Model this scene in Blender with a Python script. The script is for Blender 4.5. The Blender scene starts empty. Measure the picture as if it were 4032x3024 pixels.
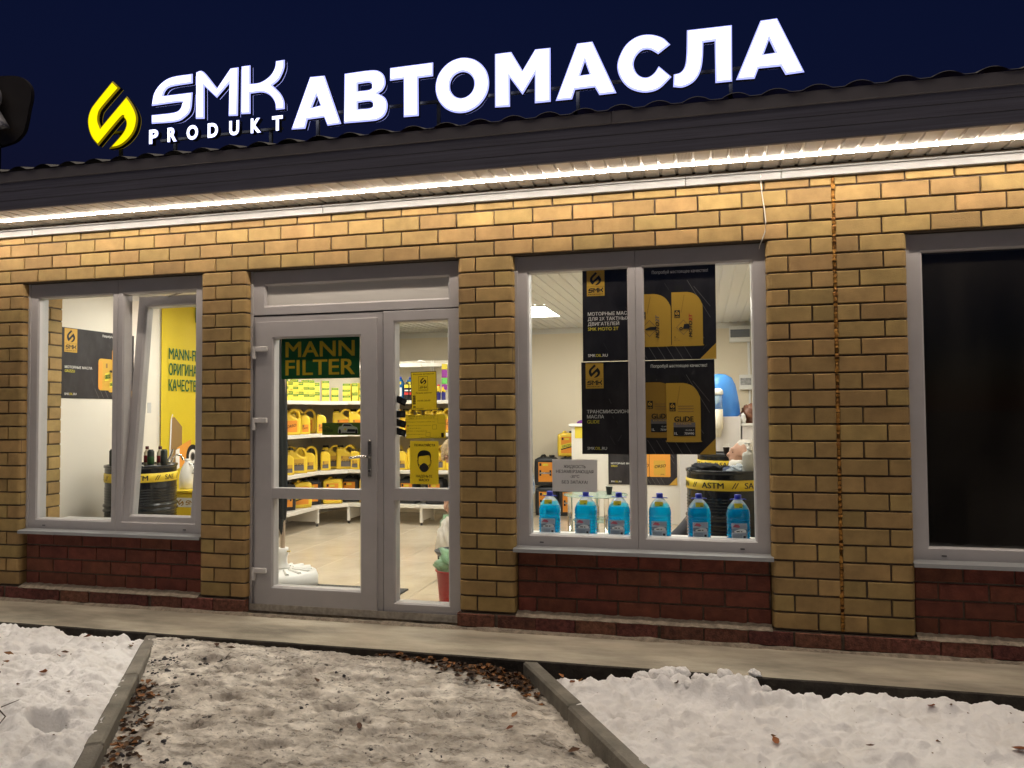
import bpy, math, random
import numpy as np
from mathutils import Matrix, Vector
random.seed(7); rng = np.random.default_rng(7)
SC = bpy.context.scene
COL = SC.collection
R = math.radians

# ------------------------------------------------------------------ camera, world, exposure
cam_d = bpy.data.cameras.new('camera'); cam = bpy.data.objects.new('camera', cam_d); COL.objects.link(cam)
cam_d.sensor_width = 36.0; cam_d.lens = 27.036; cam_d.clip_start = 0.05; cam_d.clip_end = 3000
YAW, PITCH, ROLL = 0.2433, 0.0351, -0.0077
_f = Vector((-math.sin(YAW)*math.cos(PITCH), math.cos(YAW)*math.cos(PITCH), math.sin(PITCH)))
_r = _f.cross(Vector((0, 0, 1))).normalized(); _u = _r.cross(_f)
_r2 = math.cos(ROLL)*_r + math.sin(ROLL)*_u; _u2 = math.cos(ROLL)*_u - math.sin(ROLL)*_r
cam.matrix_world = Matrix(((_r2.x, _u2.x, -_f.x, 5.2137), (_r2.y, _u2.y, -_f.y, -4.8336), (_r2.z, _u2.z, -_f.z, 1.2931), (0, 0, 0, 1)))
SC.camera = cam

SUN_EL = R(77)          # soft fill sun added for snow and wall, high behind the camera
w = bpy.data.worlds.new('World'); SC.world = w; w.use_nodes = True
nt = w.node_tree; nt.nodes.clear()
sky = nt.nodes.new('ShaderNodeTexSky'); sky.sky_type = 'NISHITA'; sky.sun_disc = False
sky.sun_elevation = R(-2.2); sky.sun_rotation = R(160); sky.altitude = 100; sky.air_density = 1.0; sky.dust_density = 0.3; sky.ozone_density = 4.0
bg = nt.nodes.new('ShaderNodeBackground'); bg.inputs['Strength'].default_value = 0.1
wo = nt.nodes.new('ShaderNodeOutputWorld')
tint = nt.nodes.new('ShaderNodeMixRGB'); tint.blend_type = 'MULTIPLY'; tint.inputs[0].default_value = 1.0
tint.inputs[2].default_value = (1.25, 1.75, 2.0, 1)
nt.links.new(sky.outputs[0], tint.inputs[1]); nt.links.new(tint.outputs[0], bg.inputs[0]); nt.links.new(bg.outputs[0], wo.inputs[0])
sun_d = bpy.data.lights.new('night_fill', 'SUN'); sun = bpy.data.objects.new('night_fill', sun_d); COL.objects.link(sun)
sun_d.energy = 1.15; sun_d.angle = R(60); sun_d.color = (1.0, 0.86, 0.70)
sun.rotation_euler = (R(90)-SUN_EL, 0, R(-12)); sun.location = (5, -8, 8)
LED_L, PANEL_L, SIGN_L = 190.0, 20.0, 3.2

SC.view_settings.view_transform = 'Standard'; SC.view_settings.look = 'None'
SC.view_settings.exposure = 0.0; SC.view_settings.gamma = 1.0
try: SC.view_settings.use_curve_mapping = False
except Exception: pass
SC.render.engine = 'CYCLES'
cy = SC.cycles
cy.use_denoising = True; cy.max_bounces = 8; cy.diffuse_bounces = 4; cy.glossy_bounces = 3; cy.transmission_bounces = 8
cy.transparent_max_bounces = 24; cy.sample_clamp_indirect = 6.0; cy.caustics_reflective = False; cy.caustics_refractive = False
try: cy.denoiser = 'OPENIMAGEDENOISE'; cy.denoising_input_passes = 'RGB_ALBEDO_NORMAL'
except Exception: pass

# ------------------------------------------------------------------ materials
MATS = {}
def mat(name, col, rough=0.5, metal=0.0, var=0.0, vscale=8.0, col2=None, rand=0.0, bump=0.0, bscale=60.0, spec=0.5, transl=0.0, alpha=None, transm=0.0, ior=1.45, coat=0.0, stretch=None):
    if name in MATS: return MATS[name]
    m = bpy.data.materials.new(name); m.use_nodes = True; n = m.node_tree.nodes; l = m.node_tree.links
    b = n['Principled BSDF']; out = n['Material Output']
    c4 = (*col, 1)
    b.inputs['Base Color'].default_value = c4; b.inputs['Roughness'].default_value = rough; b.inputs['Metallic'].default_value = metal
    b.inputs['Specular IOR Level'].default_value = spec; b.inputs['IOR'].default_value = ior
    b.inputs['Transmission Weight'].default_value = transm
    b.inputs['Coat Weight'].default_value = coat
    src = None
    geo = n.new('ShaderNodeNewGeometry'); pos = geo.outputs['Position']
    if stretch:
        mp = n.new('ShaderNodeMapping'); mp.inputs['Scale'].default_value = stretch; l.new(pos, mp.inputs[0]); pos = mp.outputs[0]
    if var > 0 or col2:
        ns = n.new('ShaderNodeTexNoise'); ns.inputs['Scale'].default_value = vscale; ns.inputs['Detail'].default_value = 6; ns.inputs['Roughness'].default_value = 0.6
        l.new(pos, ns.inputs['Vector'])
        rp = n.new('ShaderNodeValToRGB'); rp.color_ramp.elements[0].position = 0.35; rp.color_ramp.elements[1].position = 0.68
        if col2: rp.color_ramp.elements[0].color = (*col2, 1)
        else: rp.color_ramp.elements[0].color = tuple(c*(1-var) for c in col)+(1,)
        rp.color_ramp.elements[1].color = tuple(min(1, c*(1+var*0.5)) for c in col)+(1,) if not col2 else c4
        l.new(ns.outputs['Fac'], rp.inputs[0]); src = rp.outputs[0]
    if rand > 0:
        oi = n.new('ShaderNodeObjectInfo'); hs = n.new('ShaderNodeHueSaturation')
        mr = n.new('ShaderNodeMapRange'); mr.inputs[3].default_value = 1-rand; mr.inputs[4].default_value = 1+rand
        l.new(oi.outputs['Random'], mr.inputs[0]); l.new(mr.outputs[0], hs.inputs['Value'])
        m2 = n.new('ShaderNodeMath'); m2.operation = 'MULTIPLY'; m2.inputs[1].default_value = 7.31; l.new(oi.outputs['Random'], m2.inputs[0])
        fr = n.new('ShaderNodeMath'); fr.operation = 'FRACT'; l.new(m2.outputs[0], fr.inputs[0])
        mh = n.new('ShaderNodeMapRange'); mh.inputs[3].default_value = 0.5-rand*0.055; mh.inputs[4].default_value = 0.5+rand*0.045
        l.new(fr.outputs[0], mh.inputs[0]); l.new(mh.outputs[0], hs.inputs['Hue'])
        if src: l.new(src, hs.inputs['Color'])
        else: hs.inputs['Color'].default_value = c4
        src = hs.outputs[0]
    if src: l.new(src, b.inputs['Base Color'])
    if bump > 0:
        nb = n.new('ShaderNodeTexNoise'); nb.inputs['Scale'].default_value = bscale; nb.inputs['Detail'].default_value = 5
        l.new(pos, nb.inputs['Vector'])
        bp = n.new('ShaderNodeBump'); bp.inputs['Strength'].default_value = bump; bp.inputs['Distance'].default_value = 0.01
        l.new(nb.outputs['Fac'], bp.inputs['Height']); l.new(bp.outputs[0], b.inputs['Normal'])
    if transl > 0:
        t = n.new('ShaderNodeBsdfTranslucent'); t.inputs[0].default_value = c4
        if src: l.new(src, t.inputs[0])
        mx = n.new('ShaderNodeMixShader'); mx.inputs[0].default_value = transl
        l.new(b.outputs[0], mx.inputs[1]); l.new(t.outputs[0], mx.inputs[2]); l.new(mx.outputs[0], out.inputs[0])
    if alpha is not None:
        t = n.new('ShaderNodeBsdfTransparent'); t.inputs[0].default_value = (*[min(1, c*0.6+0.45) for c in col], 1)
        mx = n.new('ShaderNodeMixShader'); mx.inputs[0].default_value = alpha
        s0 = out.inputs[0].links[0].from_socket
        l.new(t.outputs[0], mx.inputs[1]); l.new(s0, mx.inputs[2]); l.new(mx.outputs[0], out.inputs[0])
    MATS[name] = m
    return m
def emis(name, col, s):
    m = bpy.data.materials.new(name); m.use_nodes = True; n = m.node_tree.nodes
    b = n['Principled BSDF']; b.inputs['Base Color'].default_value = (*[c*0.5 for c in col], 1)
    b.inputs['Emission Color'].default_value = (*col, 1); b.inputs['Emission Strength'].default_value = s
    MATS[name] = m; return m
def glass_mat(name, tint=(0.96, 0.98, 0.97), base=0.04):
    m = bpy.data.materials.new(name); m.use_nodes = True; n = m.node_tree.nodes; l = m.node_tree.links
    n.remove(n['Principled BSDF'])
    t = n.new('ShaderNodeBsdfTransparent'); t.inputs[0].default_value = (*tint, 1)
    g = n.new('ShaderNodeBsdfGlossy'); g.inputs['Roughness'].default_value = 0.01
    f = n.new('ShaderNodeFresnel'); f.inputs['IOR'].default_value = 1.45
    mx = n.new('ShaderNodeMixShader'); l.new(t.outputs[0], mx.inputs[1]); l.new(g.outputs[0], mx.inputs[2])
    ge = n.new('ShaderNodeNewGeometry'); mu = n.new('ShaderNodeMath'); mu.operation = 'MULTIPLY'; iv = n.new('ShaderNodeMath'); iv.operation = 'SUBTRACT'; iv.inputs[0].default_value = 1.0
    l.new(ge.outputs['Backfacing'], iv.inputs[1]); l.new(iv.outputs[0], mu.inputs[0]); l.new(f.outputs[0], mu.inputs[1]); l.new(mu.outputs[0], mx.inputs[0])   # reflect at the outer faces only
    l.new(mx.outputs[0], n['Material Output'].inputs[0]); MATS[name] = m; return m

BRICK = mat('yellow_brick', (0.355, 0.236, 0.088), 0.75, var=0.22, vscale=8, rand=0.17, bump=0.25, bscale=140)
REDB = mat('red_brick_face', (0.175, 0.052, 0.030), 0.85, var=0.3, vscale=14, rand=0.15, bump=0.5, bscale=90)
PLINB = mat('plinth_brick_face', (0.17, 0.062, 0.042), 0.9, var=0.5, vscale=40, rand=0.3, bump=0.9, bscale=120)
MORT = mat('mortar', (0.115, 0.085, 0.060), 0.95, var=0.3, vscale=30, bump=0.6, bscale=180)
MORTL = mat('mortar_pale', (0.30, 0.25, 0.19), 0.95, var=0.4, vscale=25, bump=0.8, bscale=120)
PVC = mat('white_pvc', (0.46, 0.44, 0.44), 0.38, var=0.06, vscale=5)
PVCD = mat('dark_gasket', (0.02, 0.02, 0.02), 0.6)
TRIM = mat('trim_metal', (0.30, 0.31, 0.315), 0.4, var=0.08, vscale=6)
SOFF = mat('soffit_plastic', (0.62, 0.58, 0.52), 0.35, var=0.05, vscale=12)
SOFFP = mat('soffit_perforated', (0.62, 0.58, 0.52), 0.4)
_n = SOFFP.node_tree.nodes; _l = SOFFP.node_tree.links
_g = _n.new('ShaderNodeNewGeometry'); _v = _n.new('ShaderNodeTexVoronoi'); _v.inputs['Scale'].default_value = 130; _v.inputs['Randomness'].default_value = 0
_rp = _n.new('ShaderNodeValToRGB'); _rp.color_ramp.elements[0].position = 0.28; _rp.color_ramp.elements[1].position = 0.36
_rp.color_ramp.elements[0].color = (0.12, 0.10, 0.08, 1); _rp.color_ramp.elements[1].color = (0.60, 0.56, 0.50, 1)
_l.new(_g.outputs['Position'], _v.inputs['Vector']); _l.new(_v.outputs['Distance'], _rp.inputs[0]); _l.new(_rp.outputs[0], _n['Principled BSDF'].inputs['Base Color'])
FASC = mat('fascia_brown', (0.165, 0.162, 0.205), 0.55, var=0.25, vscale=3, stretch=(0.5, 4, 40))
DRIP = mat('drip_edge_brown', (0.20, 0.185, 0.195), 0.5, var=0.1, vscale=5)
ROOFM = mat('roof_tile_metal', (0.018, 0.016, 0.018), 0.14)
GLASS = glass_mat('window_glass')
DARKG = glass_mat('dark_window_glass', (0.5, 0.5, 0.5))
_n = DARKG.node_tree.nodes; _l = DARKG.node_tree.links; _o = _n['Material Output']; _s0 = _o.inputs[0].links[0].from_socket      # dusty film added to lift the black pane, in place of faint reflections
_d = _n.new('ShaderNodeBsdfDiffuse'); _d.inputs[0].default_value = (0.40, 0.36, 0.31, 1); _t = _n.new('ShaderNodeTexNoise'); _t.inputs['Scale'].default_value = 2.2; _t.inputs['Detail'].default_value = 7
_r = _n.new('ShaderNodeMapRange'); _r.inputs[1].default_value = 0.35; _r.inputs[2].default_value = 0.75; _r.inputs[3].default_value = 0.010; _r.inputs[4].default_value = 0.055; _l.new(_t.outputs['Fac'], _r.inputs[0])
_m = _n.new('ShaderNodeMixShader'); _l.new(_r.outputs[0], _m.inputs[0]); _l.new(_s0, _m.inputs[1]); _l.new(_d.outputs[0], _m.inputs[2]); _l.new(_m.outputs[0], _o.inputs[0])
FOAM = mat('expansion_foam', (0.46, 0.23, 0.035), 0.8, var=0.0, vscale=28, col2=(0.24, 0.095, 0.018), bump=0.8, bscale=60)
CONC = mat('apron_concrete', (0.41, 0.365, 0.285), 0.8, var=0.5, vscale=2.6, bump=0.4, bscale=90, stretch=(0.5, 1.6, 1))
CONCD = mat('soil_dark', (0.02, 0.016, 0.013), 0.95, var=0.4, vscale=20, bump=0.8, bscale=60)
KERB = mat('kerb_concrete', (0.20, 0.185, 0.155), 0.75, var=0.4, vscale=6, rand=0.15, bump=0.4, bscale=110)
BLACK = mat('black_plastic', (0.015, 0.015, 0.016), 0.4)
WHITE = mat('white_plastic', (0.78, 0.77, 0.75), 0.4)
CREAM = mat('cream_wall_paint', (0.74, 0.66, 0.52), 0.85, var=0.03, vscale=2)
CREAM2 = mat('white_wall_paint', (0.75, 0.70, 0.62), 0.85, var=0.03, vscale=2)
CEIL = mat('ceiling_plastic', (0.70, 0.69, 0.66), 0.3)
TILE = mat('floor_tile_glaze', (0.62, 0.53, 0.41), 0.18, var=0.10, vscale=4, rand=0.04)
GROUT = mat('tile_grout', (0.40, 0.34, 0.27), 0.9)
SHELF = mat('shelf_white', (0.78, 0.75, 0.70), 0.4)
SHELFB = mat('shelf_back', (0.70, 0.64, 0.53), 0.6)
CHROME = mat('chrome', (0.75, 0.74, 0.72), 0.08, metal=1.0)
STEEL = mat('handle_steel', (0.55, 0.53, 0.50), 0.25, metal=1.0)
YEL = mat('canister_yellow', (0.85, 0.60, 0.05), 0.35, coat=0.3)
ORANGE = mat('label_orange', (0.80, 0.30, 0.035), 0.5)
ORANGE2 = mat('print_orange', (0.78, 0.33, 0.05), 0.5)
BCAN = mat('jerrycan_black', (0.028, 0.030, 0.034), 0.38)
DARKP = mat('poster_dark', (0.030, 0.026, 0.030), 0.35, var=0.5, vscale=9, stretch=(1, 1, 0.5))
PGOLD = mat('print_gold', (0.62, 0.36, 0.05), 0.4)
PGOLD2 = mat('print_gold_dark', (0.40, 0.22, 0.035), 0.4)
PWHITE = mat('print_white', (0.80, 0.78, 0.76), 0.5)
PYEL = mat('print_yellow', (0.75, 0.62, 0.06), 0.5)
PBLK = mat('print_black', (0.012, 0.012, 0.014), 0.5)
PGREY = mat('print_grey', (0.16, 0.14, 0.14), 0.5)
PRED = mat('print_red', (0.55, 0.03, 0.03), 0.5)
PGREEN = mat('print_green', (0.006, 0.10, 0.022), 0.5)
PBROWN = mat('print_brown', (0.28, 0.17, 0.06), 0.6)
BANNER = mat('banner_yellow', (0.80, 0.62, 0.03), 0.55, transl=0.25)
NOTEY = mat('paper_yellow', (0.80, 0.66, 0.06), 0.7, transl=0.45)
NOTEW = mat('paper_white', (0.74, 0.71, 0.72), 0.8, transl=0.42)
SIGNG = mat('sign_green', (0.008, 0.10, 0.025), 0.5, transl=0.3)
SIGNY = mat('sign_letter_yellow', (0.70, 0.48, 0.02), 0.5, transl=0.3)
LEDM = emis('led_glow', (1.0, 0.86, 0.72), LED_L); LEDS = emis('led_side_glow', (1.0, 0.86, 0.72), LED_L*0.22)
PANEL = emis('panel_glow', (1.0, 0.945, 0.86), PANEL_L)
SIGNW = emis('sign_white_glow', (0.93, 0.96, 1.0), SIGN_L)
SIGNB = emis('sign_bloom_rim', (0.40, 0.43, 1.0), 1.5)  # lens bloom around the letters, put into a bluish glowing rim
SIGNYE = emis('emblem_yellow_glow', (1.0, 0.83, 0.0), 1.15)
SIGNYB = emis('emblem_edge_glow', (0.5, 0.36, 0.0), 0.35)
SIGNS = mat('letter_side', (0.015, 0.015, 0.018), 0.5)

# ------------------------------------------------------------------ object helpers
def link(name, me, parent=None, loc=None):
    o = bpy.data.objects.new(name, me); COL.objects.link(o)
    if parent: o.parent = parent
    if loc: o.location = loc
    return o
def tag(o, label=None, cat=None, group=None, kind=None):
    if label: o['label'] = label
    if cat: o['category'] = cat
    if group: o['group'] = group
    if kind: o['kind'] = kind
    return o
def empty(name, loc=(0, 0, 0), rz=0.0, label=None, cat=None, group=None, kind=None):
    o = bpy.data.objects.new(name, None); COL.objects.link(o); o.location = loc; o.rotation_euler = (0, 0, rz); o.empty_display_size = 0.1
    return tag(o, label, cat, group, kind)
def copy_tree(o, parent=None):
    c = o.copy(); COL.objects.link(c)
    if parent: c.parent = parent
    for ch in list(o.children): copy_tree(ch, c)
    return c

class MB:
    def __init__(s): s.v = []; s.f = []; s.m = []; s.sm = []
    def add(s, vs, fs, m=0, sm=False):
        k = len(s.v); s.v += [tuple(p) for p in vs]
        for f in fs: s.f.append([k+i for i in f]); s.m.append(m); s.sm.append(sm)
    def box(s, x0, x1, y0, y1, z0, z1, m=0):
        s.add([(x0,y0,z0),(x1,y0,z0),(x1,y1,z0),(x0,y1,z0),(x0,y0,z1),(x1,y0,z1),(x1,y1,z1),(x0,y1,z1)],
              [(0,3,2,1),(4,5,6,7),(0,1,5,4),(1,2,6,5),(2,3,7,6),(3,0,4,7)], m)
    def cbox(s, x0, x1, y0, y1, z0, z1, c=0.004, m=0):
        # box with all edges chamfered
        vs = []; ix = {}
        X = (x0, x1); Y = (y0, y1); Z = (z0, z1)
        def vid(i, j, k, a):
            p = [X[i], Y[j], Z[k]]; sg = (1-2*i, 1-2*j, 1-2*k)
            for q in range(3):
                if q != a: p[q] += sg[q]*c
            if (i, j, k, a) not in ix: ix[(i, j, k, a)] = len(vs); vs.append(tuple(p))
            return ix[(i, j, k, a)]
        fs = []
        for a in range(3):
            b, d = (a+1) % 3, (a+2) % 3
            for sd in (0, 1):
                cs = []
                for (p, q) in ((0,0),(1,0),(1,1),(0,1)):
                    t = [0,0,0]; t[a] = sd; t[b] = p; t[d] = q; cs.append(vid(*t, a))
                fs.append(cs if sd else cs[::-1])
        for a in range(3):
            b, d = (a+1) % 3, (a+2) % 3
            for p in (0, 1):
                for q in (0, 1):
                    t0 = [0,0,0]; t0[b] = p; t0[d] = q; t1 = list(t0); t1[a] = 1
                    f = [vid(*t0, b), vid(*t0, d), vid(*t1, d), vid(*t1, b)]
                    fs.append(f if (p ^ q) else f[::-1])
        for i in (0,1):
            for j in (0,1):
                for k in (0,1):
                    f = [vid(i,j,k,0), vid(i,j,k,1), vid(i,j,k,2)]
                    fs.append(f if (i+j+k) % 2 else f[::-1])
        s.add(vs, fs, m)
    def tube(s, pts, r, n=8, m=0, cap=True):
        P = [Vector(p) for p in pts]; rs = r if isinstance(r, (list, tuple)) else [r]*len(P)
        vs = []; fs = []
        up = Vector((0, 0, 1))
        for i, p in enumerate(P):
            t = (P[min(i+1, len(P)-1)] - P[max(i-1, 0)]).normalized()
            a = t.cross(up)
            if a.length < 1e-3: a = t.cross(Vector((1, 0, 0)))
            a.normalize(); b = t.cross(a)
            for k in range(n):
                q = 2*math.pi*k/n; vs.append(p + a*(rs[i]*math.cos(q)) + b*(rs[i]*math.sin(q)))
        for i in range(len(P)-1):
            for k in range(n):
                k2 = (k+1) % n; fs.append((i*n+k, (i+1)*n+k, (i+1)*n+k2, i*n+k2))
        s.add(vs, fs, m, True)
        if cap:
            s.add(vs[:n], [tuple(range(n))], m); s.add(vs[-n:], [tuple(range(n))[::-1]], m)
    def lathe(s, prof, n=24, c=(0, 0, 0), m=0, sm=True, mats=None):
        vs = []; fs = []
        for (r, z) in prof:
            for k in range(n):
                a = 2*math.pi*k/n; vs.append((c[0]+r*math.cos(a), c[1]+r*math.sin(a), c[2]+z))
        for i in range(len(prof)-1):
            row = []
            for k in range(n):
                k2 = (k+1) % n; row.append((i*n+k, i*n+k2, (i+1)*n+k2, (i+1)*n+k))
            s.add([], [], m)
            fs.append(row)
        k0 = len(s.v); s.v += vs
        for i, row in enumerate(fs):
            for f in row: s.f.append([k0+q for q in f]); s.m.append(mats[i] if mats else m); s.sm.append(sm)
        if prof[0][0] > 1e-4: s.f.append([k0+q for q in range(n)][::-1]); s.m.append(mats[0] if mats else m); s.sm.append(False)
        if prof[-1][0] > 1e-4: s.f.append([k0+(len(prof)-1)*n+q for q in range(n)]); s.m.append(mats[-1] if mats else m); s.sm.append(False)
    def poly(s, pts, y0, y1, m=0):
        # XZ outline extruded from y0 (front) to y1 (back), convex or nearly so
        n = len(pts)
        vs = [(x, y0, z) for x, z in pts] + [(x, y1, z) for x, z in pts]
        fs = [tuple(range(n)), tuple(range(2*n-1, n-1, -1))] + [(i, i+n, (i+1) % n+n, (i+1) % n) for i in range(n)]
        s.add(vs, fs, m)
    def mesh(s, name, mats):
        me = bpy.data.meshes.new(name); me.from_pydata(s.v, [], s.f)
        for x in (mats if isinstance(mats, (list, tuple)) else [mats]): me.materials.append(x)
        me.polygons.foreach_set('material_index', s.m); me.polygons.foreach_set('use_smooth', s.sm); me.update()
        return me
    def build(s, name, mats, parent=None, loc=None):
        return link(name, s.mesh(name, mats), parent, loc)

def catmull(pts, k=4, corner=48):
    n = len(pts); out = []
    P = [Vector(p) for p in pts]
    cor = []
    for i in range(n):
        a = P[i]-P[i-1]; b = P[(i+1) % n]-P[i]
        cor.append(math.degrees(a.angle(b, 0)) > corner)
    for i in range(n):
        p1, p2 = P[i], P[(i+1) % n]
        p0 = P[i-1] if not cor[i] else p1*2-p2
        p3 = P[(i+2) % n] if not cor[(i+1) % n] else p2*2-p1
        if cor[i] and cor[(i+1) % n]: out.append(tuple(p1)); continue
        for q in range(k):
            t = q/k
            out.append(tuple(0.5*((2*p1)+(p2-p0)*t+(2*p0-5*p1+4*p2-p3)*t*t+(3*p1-p0-3*p2+p3)*t**3)))
    return out
def shape_mesh(name, polys, depth, bevel=0.0, mats=None, res=1, rim=None):
    """2D outlines (x,z) with holes -> solid of the given depth, front face towards -Y at y=0."""
    c = bpy.data.curves.new(name, 'CURVE'); c.dimensions = '2D'; c.fill_mode = 'BOTH'
    c.extrude = max(0, depth/2-bevel); c.bevel_depth = bevel; c.bevel_resolution = res; c.offset = -bevel
    for p in polys:
        s = c.splines.new('POLY'); s.points.add(len(p)-1)
        for i, (x, y) in enumerate(p): s.points[i].co = (x, y, 0, 1)
        s.use_cyclic_u = True
    o = bpy.data.objects.new(name, c); me = bpy.data.meshes.new_from_object(o); me.name = name
    bpy.data.objects.remove(o); bpy.data.curves.remove(c)
    me.transform(Matrix(((1,0,0,0),(0,0,-1,depth/2),(0,1,0,0),(0,0,0,1))))
    me.materials.clear()
    for m in (mats or []): me.materials.append(m)
    if rim is not None:
        for p in me.polygons:
            p.material_index = 0 if abs(p.normal.y) > 0.98 else (1 if abs(p.normal.y) > 0.15 else 2)
    return me
_TC = {}
def text_geo(s, bold=0.0):
    if (s, bold) in _TC: return _TC[(s, bold)]
    c = bpy.data.curves.new('t', 'FONT'); c.body = s; c.offset = bold; c.resolution_u = 3; c.fill_mode = 'FRONT'
    o = bpy.data.objects.new('t', c); me = bpy.data.meshes.new_from_object(o)
    v = [(q.co.x, q.co.y) for q in me.vertices]; f = [tuple(p.vertices) for p in me.polygons]
    bpy.data.objects.remove(o); bpy.data.curves.remove(c); bpy.data.meshes.remove(me)
    _TC[(s, bold)] = (v, f); return v, f
_hv = text_geo('H')[0]; CAP = max(y for x, y in _hv)

class Print:
    """flat print collected per ink, a hair in front of a sheet whose face lies at y=0 of its parent"""
    def __init__(s): s.d = {}
    def _b(s, name, m): return s.d.setdefault((name, m.name), (MB(), m))[0]
    def poly(s, pts, m, layer=1, name='printed_picture'):
        s._b(name, m).add([(x, -0.0012*layer, z) for x, z in pts], [tuple(range(len(pts)))])
    def shape(s, polys, m, layer=1, name='printed_picture'):
        me = shape_mesh('tmp', polys, 0.0)
        s._b(name, m).add([(v.co.x, -0.0012*layer, v.co.z) for v in me.vertices], [tuple(p.vertices) for p in me.polygons]); bpy.data.meshes.remove(me)
    def rect(s, x0, x1, z0, z1, m, layer=1, name='printed_picture'): s.poly([(x0,z0),(x1,z0),(x1,z1),(x0,z1)], m, layer, name)
    def text(s, t, x, z, cap, m, bold=0.0, width=None, align='l', layer=2, shear=0.0, rot=0.0, name='lettering'):
        v, f = text_geo(t)
        if not v: return
        k = cap/CAP; xs = [p[0] for p in v]; w0 = (max(xs)-min(xs))*k; kx = k*(width/w0 if width else 1); w = (max(xs)-min(xs))*kx
        ox = {'l': 0, 'c': -w/2, 'r': -w}[align]; xm = min(xs); cr, sr = math.cos(rot), math.sin(rot)
        d = bold*k*0.9          # heavier strokes: the same outline printed again a hair to each side
        for i, (du, dv) in enumerate(((0, 0),) if d == 0 else (((-d, 0), (d, 0)) if cap < .012 else ((-d, -d*.5), (d, -d*.5), (-d, d*.5), (d, d*.5)))):
            out = []
            for px, py in v:
                a = (px-xm)*kx+ox+py*k*shear+du; b = py*k+dv
                out.append((x+a*cr-b*sr, -0.0012*layer-0.00007*i, z+a*sr+b*cr))
            s._b(name, m).add(out, f)
    def build(s, parent):
        for (n, _), (mb, m) in s.d.items(): mb.build(n, m, parent)
def sheet(name, w, h, m, loc, rz=0.0, label=None, cat=None, group=None, th=0.003, tilt=0.0):
    mb = MB(); mb.box(0, w, 0, th, 0, h); o = mb.build(name, m, None, loc); o.rotation_euler = (0, tilt, rz)
    return tag(o, label, cat, group)
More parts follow.
